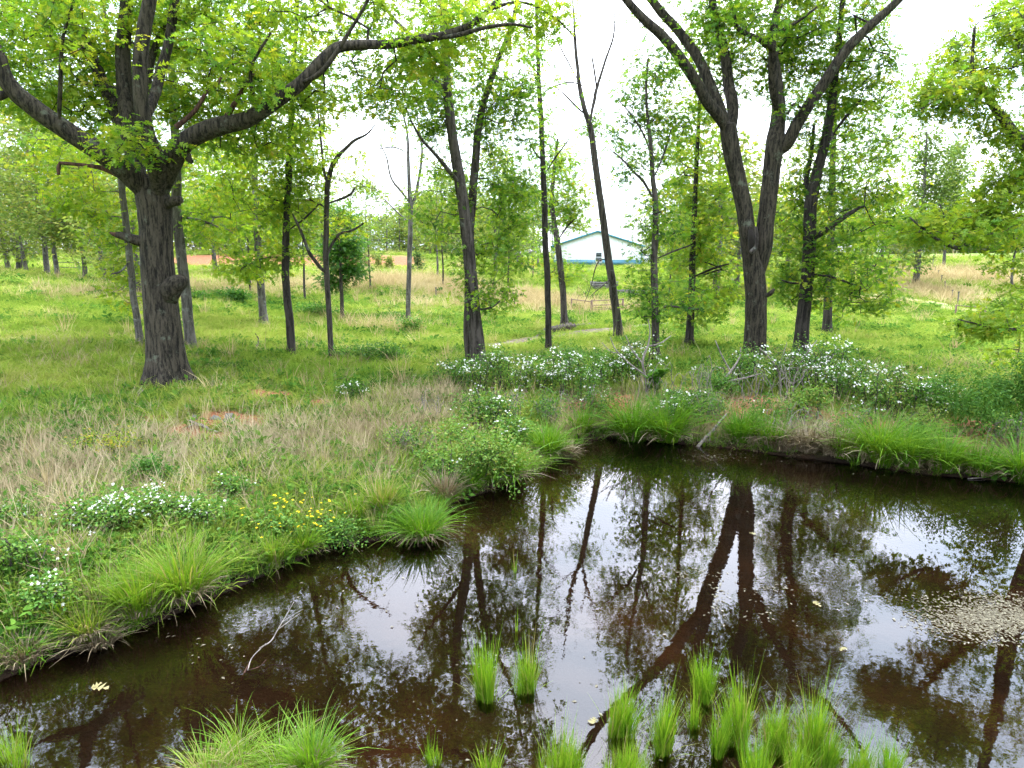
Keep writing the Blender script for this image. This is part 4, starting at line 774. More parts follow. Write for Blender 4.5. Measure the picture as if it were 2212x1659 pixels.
for sgn in (-1, 1):
    a = Acc(); sl = math.atan2(BPK - BE, hw); ov = .45
    ex, ez = sgn * (hw + ov), BE - ov * math.tan(sl)
    a.add([[0, -.4, BPK + .10], [ex, -.4, ez + .10], [ex, BL + .4, ez + .10], [0, BL + .4, BPK + .10], [0, -.4, BPK + .02], [ex, -.4, ez + .02], [ex, BL + .4, ez + .02], [0, BL + .4, BPK + .02]],
          Q=[[0, 1, 2, 3], [4, 7, 6, 5], [0, 4, 5, 1], [1, 5, 6, 2], [2, 6, 7, 3], [3, 7, 4, 0]])
    a.obj('roof', M['roof'], barn)
    a = Acc()
    a.add([[0, -.42, BPK + .14], [ex, -.42, ez + .14], [ex, -.42, ez - .16], [0, -.42, BPK - .16], [0, -.405, BPK + .14], [ex, -.405, ez + .14], [ex, -.405, ez - .16], [0, -.405, BPK - .16]], Q=[[0, 3, 2, 1], [4, 5, 6, 7], [0, 1, 5, 4], [2, 3, 7, 6], [1, 2, 6, 5], [0, 4, 7, 3]])
    a.obj('roof_trim', M['teal'], barn)
    a = Acc(); box(a, (ex - sgn * .02, BL / 2, ez + .02), (.10, BL + .7, .22)); a.obj('eave_trim', M['teal'], barn)
    wall_box(barn, 'corner_trim', M['teal'], [((sgn * (hw + .01), -.02, (BE + .9) / 2), (.16, .12, BE - .95))])
wn = empty('window', (px2m(3, BY), -.06, px2m(18, BY))); wn.parent = barn
ww, wh = .95, 1.45
wall_box(wn, 'window_frame', M['white_metal'], [((-ww / 2, 0, 0), (.10, .1, wh + .1)), ((ww / 2, 0, 0), (.10, .1, wh + .1)), ((0, 0, wh / 2), (ww - .1, .1, .10)), ((0, 0, -wh / 2), (ww - .1, .1, .10)), ((0, 0, 0), (ww - .1, .1, .07))])
for s_ in (-1, 1): wall_box(wn, 'pane', M['glass'], [((0, .02, s_ * wh / 4), (ww - .1, .03, wh / 2 - .08))])
lt = hit(1398, 571)
lean = empty('lean_to_shed', lt, 'low white shed with a shallow roof beside the right end of the barn', 'shed')
wall_box(lean, 'wall', M['white_metal'], [((0, 2, .8), (px2m(34, lt[1]), 4, 1.6))]); a = Acc(); box(a, (0, 2, 1.72), (px2m(40, lt[1]), 4.6, .12)); a.obj('roof', M['roof'], lean)
sh = hit(1148, 579); SY = sh[1]
shel = empty('open_shelter', sh, 'open-sided shelter with pale roof and timber posts left of the barn', 'shelter')
for i in range(5):
    a = Acc(); box(a, (px2m(-30 + i * 11, SY), (i % 2) * .8, px2m(13, SY)), (.26, .26, px2m(26, SY))); a.obj('post', M['grey_wood'], shel)
a = Acc(); x0, x1 = px2m(-34, SY), px2m(20, SY); z0, z1 = px2m(27, SY), px2m(36, SY)
a.add([[x0, -1, z0], [x1, -1, z1], [x1, 4, z1 + .3], [x0, 4, z0 + .3], [x0, -1, z0 + .15], [x1, -1, z1 + .15], [x1, 4, z1 + .45], [x0, 4, z0 + .45]], Q=[[0, 3, 2, 1], [4, 5, 6, 7], [0, 1, 5, 4], [1, 2, 6, 5], [2, 3, 7, 6], [3, 0, 4, 7]]); a.obj('roof', M['grey_wood'], shel)

def raised_bed(u, v, wpx, hpx, label, plants):
    p = hit(u, v); w_, h_ = px2m(wpx, p[1]), px2m(hpx, p[1]); d_ = w_ * .7
    o = empty('raised_bed', p, label, 'garden bed'); o.rotation_euler = (0, 0, math.radians(8))
    nb = 3
    for k in range(nb):
        zz = h_ * (k + .5) / nb; bh = h_ / nb - .012
        for c, s_ in (((0, 0, zz), (w_, .05, bh)), ((0, d_, zz), (w_, .05, bh)), ((-w_ / 2 + .03, d_ / 2, zz), (.05, d_ - .06, bh)), ((w_ / 2 - .03, d_ / 2, zz), (.05, d_ - .06, bh))):
            a = Acc(); box(a, c, s_); a.obj('board', M['grey_wood'], o)
    for sx in (-1, 1):
        a = Acc(); box(a, (sx * (w_ / 2 + .05), -.03, h_ * .53), (.10, .10, h_ * 1.06)); a.obj('corner_post', M['grey_wood'], o)
    a = Acc(); box(a, (0, d_ / 2, h_ * .42), (w_ - .12, d_ - .12, h_ * .8)); a.obj('soil', M['litter'], o)
    if plants:
        rng = np.random.default_rng(5); C = np.stack([rng.uniform(-w_ * .3, w_ * .42, 60), rng.uniform(.1, d_ - .1, 60), h_ + rng.uniform(.02, .3, 60)], -1)
        a = Acc(); spray(a, C, 10, .12, .2, -.6, (.5, .15), 'simple', rng); a.obj('foliage', M['leaf_green'], o)
raised_bed(1308, 624, 50, 15, 'larger weathered grey raised bed with green plants behind the leaning trunk', True)
raised_bed(1350, 638, 32, 11, 'smaller weathered grey raised bed beside the picnic table', False)
p = hit(1382, 643); k_ = px2m(36, p[1]) / 1.8
pic = empty('picnic_table', p, 'weathered picnic table with benches in the field below the barn', 'picnic table'); pic.rotation_euler = (0, 0, math.radians(6)); pic.scale = (k_,) * 3
for i in range(4): a = Acc(); box(a, (0, -.27 + i * .18, .75), (1.8, .165, .04)); a.obj('plank', M['grey_wood'], pic)
for s_ in (-1, 1):
    a = Acc(); box(a, (0, s_ * .68, .45), (1.8, .24, .04)); a.obj('bench', M['grey_wood'], pic)
    for e in (-1, 1):
        a = Acc(); tube(a, np.array([[s_ * .62, e * .22, .73], [s_ * .62, e * .62, 0]]), [.045, .045], 4); a.obj('leg', M['grey_wood'], pic)
    a = Acc(); box(a, (s_ * .62, 0, .40), (.045, 1.5, .09)); a.obj('brace', M['grey_wood'], pic)

def rail_fence(name, label, posts, rails, m, rr=.042, cat='fence', top=None):
    """posts: [(u, v base, v top)], rails: list of fractions of the post height, joining neighbours"""
    P = [hit(u, v) for u, v, _ in posts]; Ht = [pt(u, vt, p[1])[2] - p[2] for (u, v, vt), p in zip(posts, P)]
    o = empty(name, P[0], label, cat)
    for p, h_ in zip(P, Ht):
        a = Acc(); tube(a, np.array([p - [0, 0, .2], p + [0, 0, h_]]), [rr * 1.4, rr * 1.3], 8); a.obj('post', m, o, P[0])
    for i in range(len(P) - 1):
        for f in rails:
            a = Acc(); b0 = P[i] + [0, 0, Ht[i] * f]; b1 = P[i + 1] + [0, 0, Ht[i + 1] * f]; tube(a, np.array([b0, (b0 + b1) / 2 - [0, 0, .01], b1]), [rr * .7] * 3, 6); a.obj('rail', m, o, P[0])
    return o
rail_fence('pipe_gate', 'rusty three-rail pipe gate behind the leaning trunk', [(1278, 678, 648), (1345, 676, 645)], [.95, .62, .3], M['rust'])
rail_fence('wire_fence', 'single rusty rail fence panel left of the pipe gate', [(1234, 670, 645), (1277, 678, 650)], [.95], M['rust'])
rail_fence('pipe_gate', 'rusty brown pipe frame gate at the bottom of the right-hand field', [(2063, 685, 659), (2117, 686, 663), (2127, 684, 663)], [.97], M['rust'])
rail_fence('rail_fence', 'thin dark fence panel on the rise left of the big oak', [(172, 590, 566), (120, 588, 566)], [.97, .5], M['post'])
for i, (u, v, vt) in enumerate([(2068, 660, 636), (2056, 645, 630), (2046, 634, 622), (2040, 628, 612), (2033, 612, 598), (2026, 600, 587), (2019, 592, 579), (2014, 580, 557), (1112, 663, 645), (942, 642, 625)]):
    p = hit(u, v); h_ = (pt(u, vt, p[1])[2] - p[2]) * 1.25
    a = Acc(); tube(a, np.array([[0, 0, -.2], [0, 0, h_]]), [.05, .045], 6); box(a, (0, 0, h_ - .03), (.12, .12, .06))
    o = a.obj('fence_post', M['post'], None, loc=p)
    if i < 8: tag(o, ['dark steel fence post rising behind the rusty gate in the right-hand field'][0] if i == 0 else ['', 'second', 'third', 'fourth', 'fifth', 'sixth', 'seventh', 'last and highest'][i] + ' dark fence post up the slope behind the right-hand rusty gate', 'fence post', 'fence posts up the right-hand field')
    else: tag(o, 'lone steel post in tan grass left of the slim tufted trunk' if i == 8 else 'lone steel post in tan grass left of the double-stemmed tree', 'fence post')

# ------------------------------------------------------------------ shrubs, brambles, sedges, rushes
def blades(acc, base, n, r0, h, out, width, tint, rng, curl=1.0, segs=4, hvar=.35, lean=(0, 0), el=None):
    """arching blades from a disc; base (3,), r0 disc radius, out outward reach as share of height"""
    th = rng.uniform(0, 2 * np.pi, n); q = np.sqrt(rng.uniform(0, 1, n)); rx, ry = (r0, r0) if el is None else el
    B = np.stack([np.cos(th) * q * rx, np.sin(th) * q * ry, np.zeros(n)], -1) + base
    ph = th + rng.normal(0, .7, n); hh = h * (1 + rng.normal(0, hvar, n)).clip(.35, 1.6)
    o = out * (.25 + .9 * q) * (1 + rng.normal(0, .35, n)); dirs = np.stack([np.cos(ph), np.sin(ph)], -1)
    t = np.linspace(0, 1, segs + 1)
    side = np.stack([-dirs[:, 1], dirs[:, 0], rng.normal(0, .3, n)], -1)
    V = np.zeros((n, segs + 1, 2, 3)); wd = width * (1 + rng.normal(0, .2, n))
    for i, f in enumerate(t):
        c = B.copy(); c[:, :2] += dirs * (o * hh * f ** 1.6)[:, None] + np.array(lean) * (hh * f * f)[:, None]
        c[:, 2] += hh * (f - curl * np.minimum(o, 2.2) * .36 * f ** 2.6)
        w_ = wd * (1 - f ** 2.2 * .92) * .5
        V[:, i, 0] = c - side * w_[:, None]; V[:, i, 1] = c + side * w_[:, None]
    ii = (np.arange(n) * (segs + 1) * 2)[:, None, None]; k = np.arange(segs)[None, :, None] * 2
    Q = (ii + k + np.array([0, 1, 3, 2])[None, None, :]).reshape(-1, 4)
    tt = np.clip(rng.normal(tint[0], tint[1], n), 0, 1)
    acc.add(V.reshape(-1, 3), Q=Q, tint=np.repeat(tt, (segs + 1) * 2))
def tussock(u, v, wpx, hpx, label, n=420, seed=0, dry=.18, m='sedge', name='sedge_tussock', tint=(.45, .14), out=.75, z=None, lean=(0, -.1), group=None, width=.011, cat='sedge'):
    rng = np.random.default_rng(seed + 500); p = hit(u, v); d_ = np.linalg.norm(p - [0, 0, HCAM]); w_ = px2m(wpx, p[1]); h_ = px2m(hpx, p[1]) * .84
    root = empty(name, p, label, cat, group)
    r0 = w_ * .26
    a = Acc(); blades(a, np.array([0, 0, -.02]), n, r0, h_, out, width * max(.62, d_ / 10), tint, rng, lean=lean)
    a.obj('blades', M[m], root)
    if dry > 0:
        b = Acc(); blades(b, np.array([0, 0, .02]), int(n * dry * 1.3) + 6, r0 * 1.15, h_ * .42, out * 1.25, width * max(1, d_ / 9), (.6, .25), rng, curl=1.3, lean=lean)
        b.obj('dead_blades', M['straw'], root)
    return root
TUS = [(300, 1322, 150, 130, 'wide overhanging bright green sedge tussock at the water on left bank', 600, .25), (395, 1288, 170, 150, 'largest lush sedge tussock arching over the water on left bank', 800, .3), (185, 1372, 130, 95, 'olive sedge tussock with straw skirt near the left edge', 360, .9),
       (130, 1330, 110, 70, 'low dull green sedge behind the straw tussock at left', 260, .2), (592, 1220, 60, 85, 'narrow upright sedge clump left of the buttercups', 260, .05), (655, 1192, 62, 75, 'small sedge clump at water below the buttercups', 280, .08), (912, 1160, 125, 95, 'rounded sedge tussock standing at the pond corner', 640, .3),
       (830, 1098, 95, 80, 'bright sedge clump just behind the rounded corner tussock', 360, .1), (770, 1120, 80, 70, 'sedge clump left of the corner on the grassy bank', 260, .1), (1090, 1032, 130, 100, 'dense sedge below the leafy bush on the inner corner', 520, .2), (1010, 1050, 80, 60, 'low sedge under the leafy bush nearest the water', 240, .2), (1182, 985, 75, 95, 'upright sedge clump at the narrow head of the pond', 420, .2),
       (1255, 928, 90, 55, 'sedge clump right of the pond head', 300, .1), (1365, 946, 110, 85, 'first tall green sedge tussock on the far bank', 480, .12), (1440, 948, 110, 85, 'tall sedge tussock left of the forked driftwood stick', 480, .12), (1600, 950, 80, 65, 'sedge clump right of the forked driftwood stick', 320, .1), (1665, 958, 90, 60, 'sedge clump left of the straw overhang on the far bank', 320, .2),
       (1900, 992, 110, 95, 'broad sedge tussock right of the straw overhang', 520, .15), (1960, 1003, 90, 80, 'sedge tussock beneath the right-hand brambles', 420, .15), (2040, 1014, 90, 75, 'sedge tussock below the bare clay mound', 420, .15), (2115, 1022, 100, 55, 'yellowish low sedge right of the clay mound', 360, .3), (2205, 1032, 70, 85, 'tall sedge clump at the right edge of the far bank', 380, .1), (1820, 985, 70, 60, 'thin sedge clump between straw overhang and broad tussock', 220, .4)]
for i, (u, v, w_, h_, lab, n_, dr) in enumerate(TUS): tussock(u, v, w_ * (1.12 if u > 1300 else 1), h_ * (1.25 if u > 1300 else .9), lab, n_, i, dr * 1.5, tint=((.60 if u < 900 else .34) + .14 * ((i * 7) % 5) / 4, .13), out=(.5 if u < 900 else .7) + .25 * ((i * 3) % 4) / 3)
rngI = np.random.default_rng(880); pI = hit(590, 1690); isl = empty('sedge_tussock', pI, 'big lime-green sedge island in the near water at bottom', 'sedge')
aI, bI = Acc(), Acc()
for q in range(15):
    c = np.array([rngI.normal(0, .30), rngI.normal(.02, .16), -.03]); hI = rngI.uniform(.16, .36); ln = (rngI.normal(.05, .3), rngI.normal(0, .3))
    blades(aI, c, 95, .11, hI, rngI.uniform(.45, 1.0), .0065, (rngI.uniform(.45, .7), .12), rngI, lean=ln)
    blades(bI, c, 14, .12, hI * .7, 1.0, .006, (.7, .2), rngI, curl=1.2, lean=ln)
aI.obj('blades', M['sedge'], isl); bI.obj('dead_blades', M['straw'], isl)
tussock(672, 1668, 120, 130, 'upright sedge at the right side of the near island', 420, 81, .2, tint=(.5, .12), out=.7)
tussock(450, 1700, 150, 90, 'straw-coloured dry sedge at the left side of the near island', 420, 82, .6, tint=(.85, .08), out=1.1)
for i, (u, v, w_, h_, lab) in enumerate([(50, 1425, 140, 66, 'drooping straw-coloured dead tussock at the left edge of the water'), (215, 1392, 120, 56, 'ragged dead straw clump hanging over water at left'), (1745, 970, 110, 75, 'large dead straw overhang on the far bank'), (1800, 978, 100, 65, 'dead straw clump at right end of the overhang'), (1690, 968, 90, 55, 'dead straw clump at left end of the overhang'), (1225, 985, 50, 40, 'small dead straw tuft at the pond head'), (960, 1085, 60, 80, 'dry straw stalks at the corner beside the leafy bush')]):
    tussock(u, v, w_, h_, lab, 300, 90 + i, 0, m='straw', name='dead_tussock', tint=(.5, .25), out=.85 if i != 6 else .6, width=.012, cat='dead grass')
RUSH = [(1066, 1505, 72, 118, 'left clump of the pair of rushes in mid pond'), (1134, 1492, 45, 92, 'right clump of the pair of rushes in mid pond'), (1341, 1580, 66, 110, 'broad rush clump at lower centre'), (1441, 1622, 52, 130, 'tall rush clump right of the broad lower-centre clump'), (1516, 1512, 48, 96, 'farthest rush clump of the lower right bed'), (1496, 1568, 36, 66, 'short thin rush clump in front of the farthest one'),
        (1588, 1605, 50, 150, 'tallest pointed rush clump of the lower right bed'), (1548, 1628, 44, 80, 'short rush clump left of the tallest pointed one'), (1686, 1628, 74, 100, 'wide rush clump in middle of the lower right bed'), (1752, 1628, 60, 150, 'tall rush clump right of the wide middle one'), (1790, 1660, 50, 90, 'rush clump in front of the tall right one'), (1206, 1678, 104, 105, 'wide rush clump cut by bottom edge left of centre'),
        (1352, 1690, 90, 105, 'dense rush clump cut by bottom edge below the broad one'), (1640, 1700, 74, 105, 'rush clump at bottom edge below the tallest one'), (1858, 1690, 60, 105, 'rush clump at bottom edge right part of the bed'), (1922, 1695, 60, 108, 'rightmost rush clump at bottom edge'), (1116, 1362, 16, 55, 'tiny sparse rush sprig alone in open water'), (1112, 1236, 14, 40, 'tiny rush sprig farthest out in the pond'),
        (25, 1650, 90, 90, 'thin loose rushes at the bottom left corner'), (1055, 1668, 60, 60, 'sparse rush blades at bottom centre'), (940, 1640, 40, 50, 'few scattered rush blades right of the sedge island'), (1720, 1680, 80, 70, 'low rush clump at bottom edge below the wide one')]
for i, (u, v, w_, h_, lab) in enumerate(RUSH):
    rng = np.random.default_rng(700 + i); p = hit(u, v); p[2] = 0; W_, H_ = px2m(w_, p[1]), px2m(h_, p[1]) / 1.3
    nb = int(120 + w_ * 5.0) if w_ > 20 else 16
    if 'loose' in lab or 'sparse' in lab or 'few' in lab or 'thin' in lab: nb = int(nb * .35)
    a = Acc(); ns = 1 if nb < 30 else 5
    for q in range(ns):
        off = np.array([rng.uniform(-.36, .36) * W_, rng.uniform(-.25, .25) * W_, -.12]) if ns > 1 else np.array([0, 0, -.12]); hq = (H_ * 1.12 + .12) * (rng.uniform(.66, 1.15) if ns > 1 else 1)
        blades(a, off, max(5, nb // ns), W_ * .25, hq, .16, .006, (rng.uniform(.42, .66), .2), rng, curl=.4, segs=3, hvar=.28, lean=(rng.normal(0, .09), rng.normal(0, .09)))
        blades(a, off, max(1, nb // ns // 10), W_ * .26, hq * .75, .4, .005, (.93, .08), rng, curl=.8, segs=3, lean=(rng.normal(0, .2), rng.normal(0, .2)))
    o = a.obj('rush_clump', M['rush'], None, loc=p); tag(o, lab, 'rushes')

def bush(name, u, v, wpx, hpx, label, seed, nleaf=240, size=.055, per=7, mleaf='bramble', tint=(.5, .17), canes=16, flowers=0, mcane='bark_mid', fl_top=True, spread=.10, depth=.8, group=None, kind='simple', droop=.2, cat='bush', fsize=.045, arch=.5):
    rng = np.random.default_rng(1000 + seed); p = hit(u, v); W_ = px2m(wpx, p[1]) / 2; H_ = px2m(hpx, p[1]); D_ = W_ * depth
    root = empty(name, p, label, cat, group); wood = Acc(); tips = []
    def gz(x, y): return float(H(np.array([x + p[0]]), np.array([y + p[1]]))[0]) - p[2]
    for i in range(canes):
        b = np.array([rng.normal(0, W_ * .35), rng.normal(0, D_ * .3), 0]); b[2] = gz(b[0], b[1]) - .03
        e = np.array([b[0] + rng.normal(0, W_ * .55), b[1] + rng.normal(0, D_ * .5), 0]); e[:2] = np.clip(e[:2], [-W_, -D_], [W_, D_]); hh = H_ * rng.uniform(.55, 1.0)
        e[2] = gz(e[0], e[1]) + hh * rng.uniform(.45, .95); m_ = (b + e) / 2; m_[2] = max(b[2], e[2]) * .5 + hh * arch + .03
        P = catmull(np.array([b, m_, e]), 6); P[1:-1] += rng.normal(0, .02 * W_ + .008, (len(P) - 2, 3)); tube(wood, P, np.linspace(.010, .004, len(P)), 4); tips.append(P[3:])
    wood.obj('canes', M[mcane], root)
    T_ = np.concatenate(tips)
    if nleaf:
        C = T_[rng.integers(0, len(T_), nleaf)] + rng.normal(0, 1, (nleaf, 3)) * [W_ * .16, D_ * .2, H_ * .12]
        low = H(C[:, 0] + p[0], C[:, 1] + p[1]) - p[2]; C[:, 2] = np.maximum(C[:, 2], low + .03)
        a = Acc(); spray(a, C, per, spread, size, droop, tint, kind, rng); a.obj('foliage', M[mleaf], root)
    if flowers:
        C = T_[rng.integers(0, len(T_), flowers)]; nf = flowers
        C = C + rng.normal(0, 1, (nf, 3)) * [W_ * .2, D_ * .22, H_ * .10] + [0, -.03, H_ * .07]
        ctr = []
        for c in C:
            for _ in range(rng.integers(1, 7)): ctr.append(c + rng.normal(0, .055, 3) * [1, 1, .6])
        ctr = np.array(ctr); fN = rng.normal(0, .35, ctr.shape); fN += [0, -.5, .8]; fN /= np.linalg.norm(fN, axis=1)[:, None]
        a = Acc(); A0 = np.cross(fN, [[1., .2, .1]]); A0 /= np.linalg.norm(A0, axis=1)[:, None]; B0 = np.cross(fN, A0)
        fsz = rng.uniform(.55, 1.35, len(ctr)); ftn = rng.beta(3, 1, len(ctr))
        for q in range(5):
            an = q * 1.2566; d = A0 * math.cos(an) + B0 * math.sin(an)
            leaves(a, ctr, d + fN * .2, fN, fsize * .55 * fsz, ftn, 'simple')
        a.obj('blossoms', M['petal'], root)
    return root
BRM = [(1010, 838, 130, 62, 'white-flowering bramble at the foot of the double-stemmed tree', 46), (1085, 848, 130, 70, 'white-flowering bramble right of the double-stemmed tree', 56), (1160, 850, 120, 62, 'bramble full of white blossom left of the clay slip', 46), (1240, 858, 130, 70, 'white-flowering bramble below the tufted slim trunk', 54), (1310, 838, 120, 66, 'white-flowering bramble in front of the leaning trunk', 50), (1375, 830, 110, 66, 'white bramble left of the big-leaved plant', 46),
       (1470, 895, 100, 40, 'low white bramble in front of the big-leaved plant', 30), (1600, 838, 130, 62, 'thorny bramble with few flowers below the twin trunks', 18), (1690, 838, 140, 78, 'tangled white bramble right of the twin trunks', 56), (1770, 850, 140, 80, 'dense white-blossomed bramble in mid right bank', 66), (1850, 872, 140, 76, 'white-blossomed bramble right of the dense one', 60), (1930, 895, 140, 76, 'low white bramble above the broad sedge tussock', 50), (2010, 900, 110, 70, 'last white bramble before the arching thorn shrub', 34), (1060, 930, 120, 60, 'straggling pale bramble with few flowers on the inner bank', 20), (1120, 960, 70, 50, 'small white bramble above the upright sedge', 16)]
for i, (u, v, w_, h_, lab, nf) in enumerate(BRM): bush('bramble_bush', u, v, w_ * 1.1, h_ * 1.22, lab, i, nleaf=300, flowers=nf, size=.075, per=7, canes=22, fsize=.055, tint=(.42 + .1 * (i % 3), .2), arch=.45 + .25 * (i % 2))
for i, (u, v, w_, h_, lab) in enumerate([(1180, 905, 110, 50, 'tangle of dry grey stalks and leaves above the pond head'), (1290, 905, 110, 46, 'weedy tangle above the first far-bank sedge'), (1530, 905, 90, 50, 'weedy tangle behind the driftwood stick'), (1650, 918, 110, 50, 'loose vine tangle over the clay left of the straw overhang'), (1830, 945, 110, 50, 'leggy weeds over clay between brambles and broad sedge'), (1990, 968, 90, 46, 'leggy weeds left of the clay mound at the waterline'), (2160, 970, 110, 70, 'coarse weeds on the right of the clay mound')]):
    bush('weed_tangle', u, v, w_, h_, lab, 120 + i, nleaf=150, size=.07, per=6, canes=20, mcane='deadwood' if i % 2 == 0 else 'bramble', tint=(.5, .2), flowers=3 if i % 2 else 0, cat='weeds', arch=.7)
for i, (u, v, w_, h_, lab) in enumerate([(1420, 862, 120, 85, 'sprawling bare grey canes around the big-leaved plant'), (1530, 862, 120, 95, 'bare grey brush pile left of the twin trunks'), (1630, 862, 130, 85, 'bare crossing canes at the foot of the twin trunks'), (1715, 868, 140, 100, 'tall bare canes sticking out of the tangled white bramble'), (1800, 865, 130, 80, 'bare canes over the dense white bramble'), (1105, 905, 120, 80, 'thin pale dead stalks above the leafy corner bush'), (1700, 940, 120, 70, 'dead canes leaning over the straw overhang'), (930, 905, 90, 60, 'brown dead weed stalks left of the flowering brambles'), (1250, 890, 110, 60, 'dead stalks over the clay slip near the pond head')]):
    bush('dead_canes', u, v, w_, h_, lab, 150 + i, nleaf=0, canes=11, mcane='deadwood', arch=.55, cat='dead canes')
LBR = [(180, 1150, 150, 70, 'white-flowering bramble in brown weeds at the left', 22), (250, 1140, 130, 80, 'dark-stemmed white bramble right of the leftmost one', 26), (370, 1120, 130, 60, 'white-flowering bramble behind the largest sedge', 26), (430, 1130, 110, 55, 'white bramble near the buttercups', 22), (60, 1240, 160, 90, 'leafy green bramble at the left edge', 3), (100, 1310, 100, 60, 'low bramble with big white flower clusters at left edge', 10), (30, 1140, 110, 50, 'sparse bramble in weeds at the far left edge', 6), (500, 1075, 80, 40, 'small white bramble in grass above the buttercups', 8)]
for i, (u, v, w_, h_, lab, nf) in enumerate(LBR): bush('bramble_bush', u, v, w_, h_, lab, 30 + i, nleaf=200, flowers=nf, size=.06, per=6, canes=14, fsize=.04, tint=(.55, .17))
bush('leafy_bush', 1030, 1030, 190, 115, 'bright leafy bush overhanging the water at the inner corner', 50, nleaf=520, size=.07, per=8, tint=(.72, .13), canes=22, depth=.7, flowers=3, fsize=.04)
bush('leafy_bush', 950, 1040, 110, 80, 'leafy bush left of the inner-corner bush', 51, nleaf=220, size=.06, tint=(.65, .14), canes=12)
bush('small_shrub', 758, 868, 70, 50, 'dark little shrub with white flowers on the open left bank', 52, nleaf=170, size=.06, tint=(.35, .15), flowers=12, fsize=.045, canes=14)
bush('round_shrub', 497, 656, 58, 30, 'round dark green shrub in the far meadow right of the oak', 53, nleaf=220, size=.16, per=8, tint=(.25, .12), spread=.2, mleaf='leaf_green', canes=10)
bush('low_shrub', 425, 650, 44, 18, 'low dark shrub just right of the oak trunk in the meadow', 54, nleaf=90, size=.15, per=8, tint=(.25, .12), spread=.2, mleaf='leaf_green', canes=6)
bush('low_shrub', 690, 682, 80, 22, 'flat dark shrub behind the thin forked tree', 55, nleaf=130, size=.14, per=8, tint=(.28, .14), spread=.2, mleaf='leaf_green', canes=8)
bush('low_shrub', 830, 785, 90, 34, 'spreading dark green shrub in grass left of the double-stemmed tree', 56, nleaf=170, size=.10, per=7, tint=(.25, .14), spread=.13, canes=12)
bush('low_shrub', 760, 775, 80, 22, 'patchy low shrub at the foot of the thin forked tree', 57, nleaf=110, size=.10, per=7, tint=(.35, .14), spread=.13, canes=8)
bush('low_shrub', 888, 722, 50, 34, 'light green shrub at the foot of the pale bare trunk', 58, nleaf=90, size=.14, per=7, tint=(.55, .14), spread=.18, canes=8)
bush('low_shrub', 855, 700, 60, 20, 'dark fern-like shrub left of the pale bare trunk', 59, nleaf=70, size=.16, per=7, tint=(.25, .1), spread=.2, canes=7)
bush('dense_shrub', 1200, 800, 90, 48, 'dense green shrub at the foot of the slim tufted trunk', 60, nleaf=260, size=.08, tint=(.4, .15), canes=14)
bush('dense_shrub', 1265, 785, 70, 36, 'green shrub right of the slim tufted trunk', 61, nleaf=170, size=.08, tint=(.45, .15), canes=10)
bush('low_shrub', 1365, 760, 60, 26, 'small green shrub at the foot of the leaning trunk', 62, nleaf=120, size=.09, tint=(.4, .15), canes=8)
bush('low_shrub', 1235, 706, 18, 22, 'tiny green shrub beside the curving trunk', 63, nleaf=50, size=.12, tint=(.4, .12), spread=.15, canes=6)
bush('thorn_shrub', 2105, 935, 170, 125, 'arching thorny shrub with dark leafy canes above the clay mound', 64, nleaf=520, size=.07, per=6, tint=(.35, .15), canes=13, arch=.75, spread=.08, cat='shrub', mcane='bramble')
bush('thorn_shrub', 2190, 940, 100, 170, 'tall dark thorny shrub at the right edge', 65, nleaf=420, size=.07, per=6, tint=(.4, .15), canes=11, arch=.7, spread=.09, cat='shrub', mcane='bramble')
bush('leafy_bush', 1740, 905, 90, 60, 'yellow-green bush in front of the tangled brambles', 66, nleaf=180, size=.08, tint=(.75, .12), canes=10)
bush('leafy_bush', 2000, 940, 110, 60, 'fine yellow-green shrub left of the clay mound', 67, nleaf=260, size=.05, tint=(.8, .12), canes=14)
bush('leafy_bush', 1560, 860, 90, 50, 'dense green weeds right of the big-leaved plant', 68, nleaf=200, size=.07, tint=(.45, .14), canes=10)
bush('leafy_bush', 600, 1160, 90, 45, 'leafy bank plant among the buttercups', 69, nleaf=150, size=.06, tint=(.6, .14), canes=10)
bush('leafy_bush', 730, 1160, 90, 36, 'low leafy water-edge plant right of the buttercups', 70, nleaf=170, size=.055, tint=(.5, .14), canes=9)
bush('leafy_bush', 880, 980, 110, 60, 'loose bush of brownish and green stems behind the corner', 71, nleaf=130, size=.06, tint=(.6, .2), canes=22, mcane='deadwood')
bush('fine_bush', 330, 1048, 90, 50, 'soft feathery green bush in the left bank weeds', 72, nleaf=260, size=.05, per=8, tint=(.35, .12), canes=10, spread=.08)
bush('leafy_bush', 220, 990, 150, 45, 'reddish-green creeping bush on the left bank slope', 73, nleaf=200, size=.055, tint=(.62, .3), mleaf='leaf', canes=16, mcane='redwood')
# young conifers against the clay bank
for i, (u, v, h_, w_, lab) in enumerate([(818, 583, 32, 13, 'bushy young pine against the clay bank, second of four'), (842, 584, 26, 12, 'smaller young pine in front of the clay bank'), (790, 584, 34, 17, 'brownish young pine left end of the clay bank'), (902, 588, 40, 22, 'dark young cedar at the right end of the clay bank')]):
    rng = np.random.default_rng(1200 + i); p = hit(u, v); H_ = px2m(h_, p[1]); W_ = px2m(w_, p[1]) * .8
    o = empty('young_pine', p, lab, 'pine'); a = Acc(); tube(a, np.array([[0, 0, -.1], [0, 0, H_ * .5], [0, 0, H_]]), [.07, .05, .015], 6); a.obj('trunk', M['bark_mid'], o)
    t = rng.uniform(.08, 1, 130) ** .9; th = rng.uniform(0, 6.28, 130); q = np.sqrt(rng.uniform(.1, 1, 130)) * W_ * (1.08 - t); C = np.stack([np.cos(th) * q, np.sin(th) * q, t * H_], -1)
    a = Acc(); spray(a, C, 6, .2, .24, -.5, (.35 + .3 * (i < 2), .2), 'simple', rng); a.obj('crown', M['leaf_far'] if i < 2 else (M['brown'] if i == 2 else M['leaf_pine']), o)
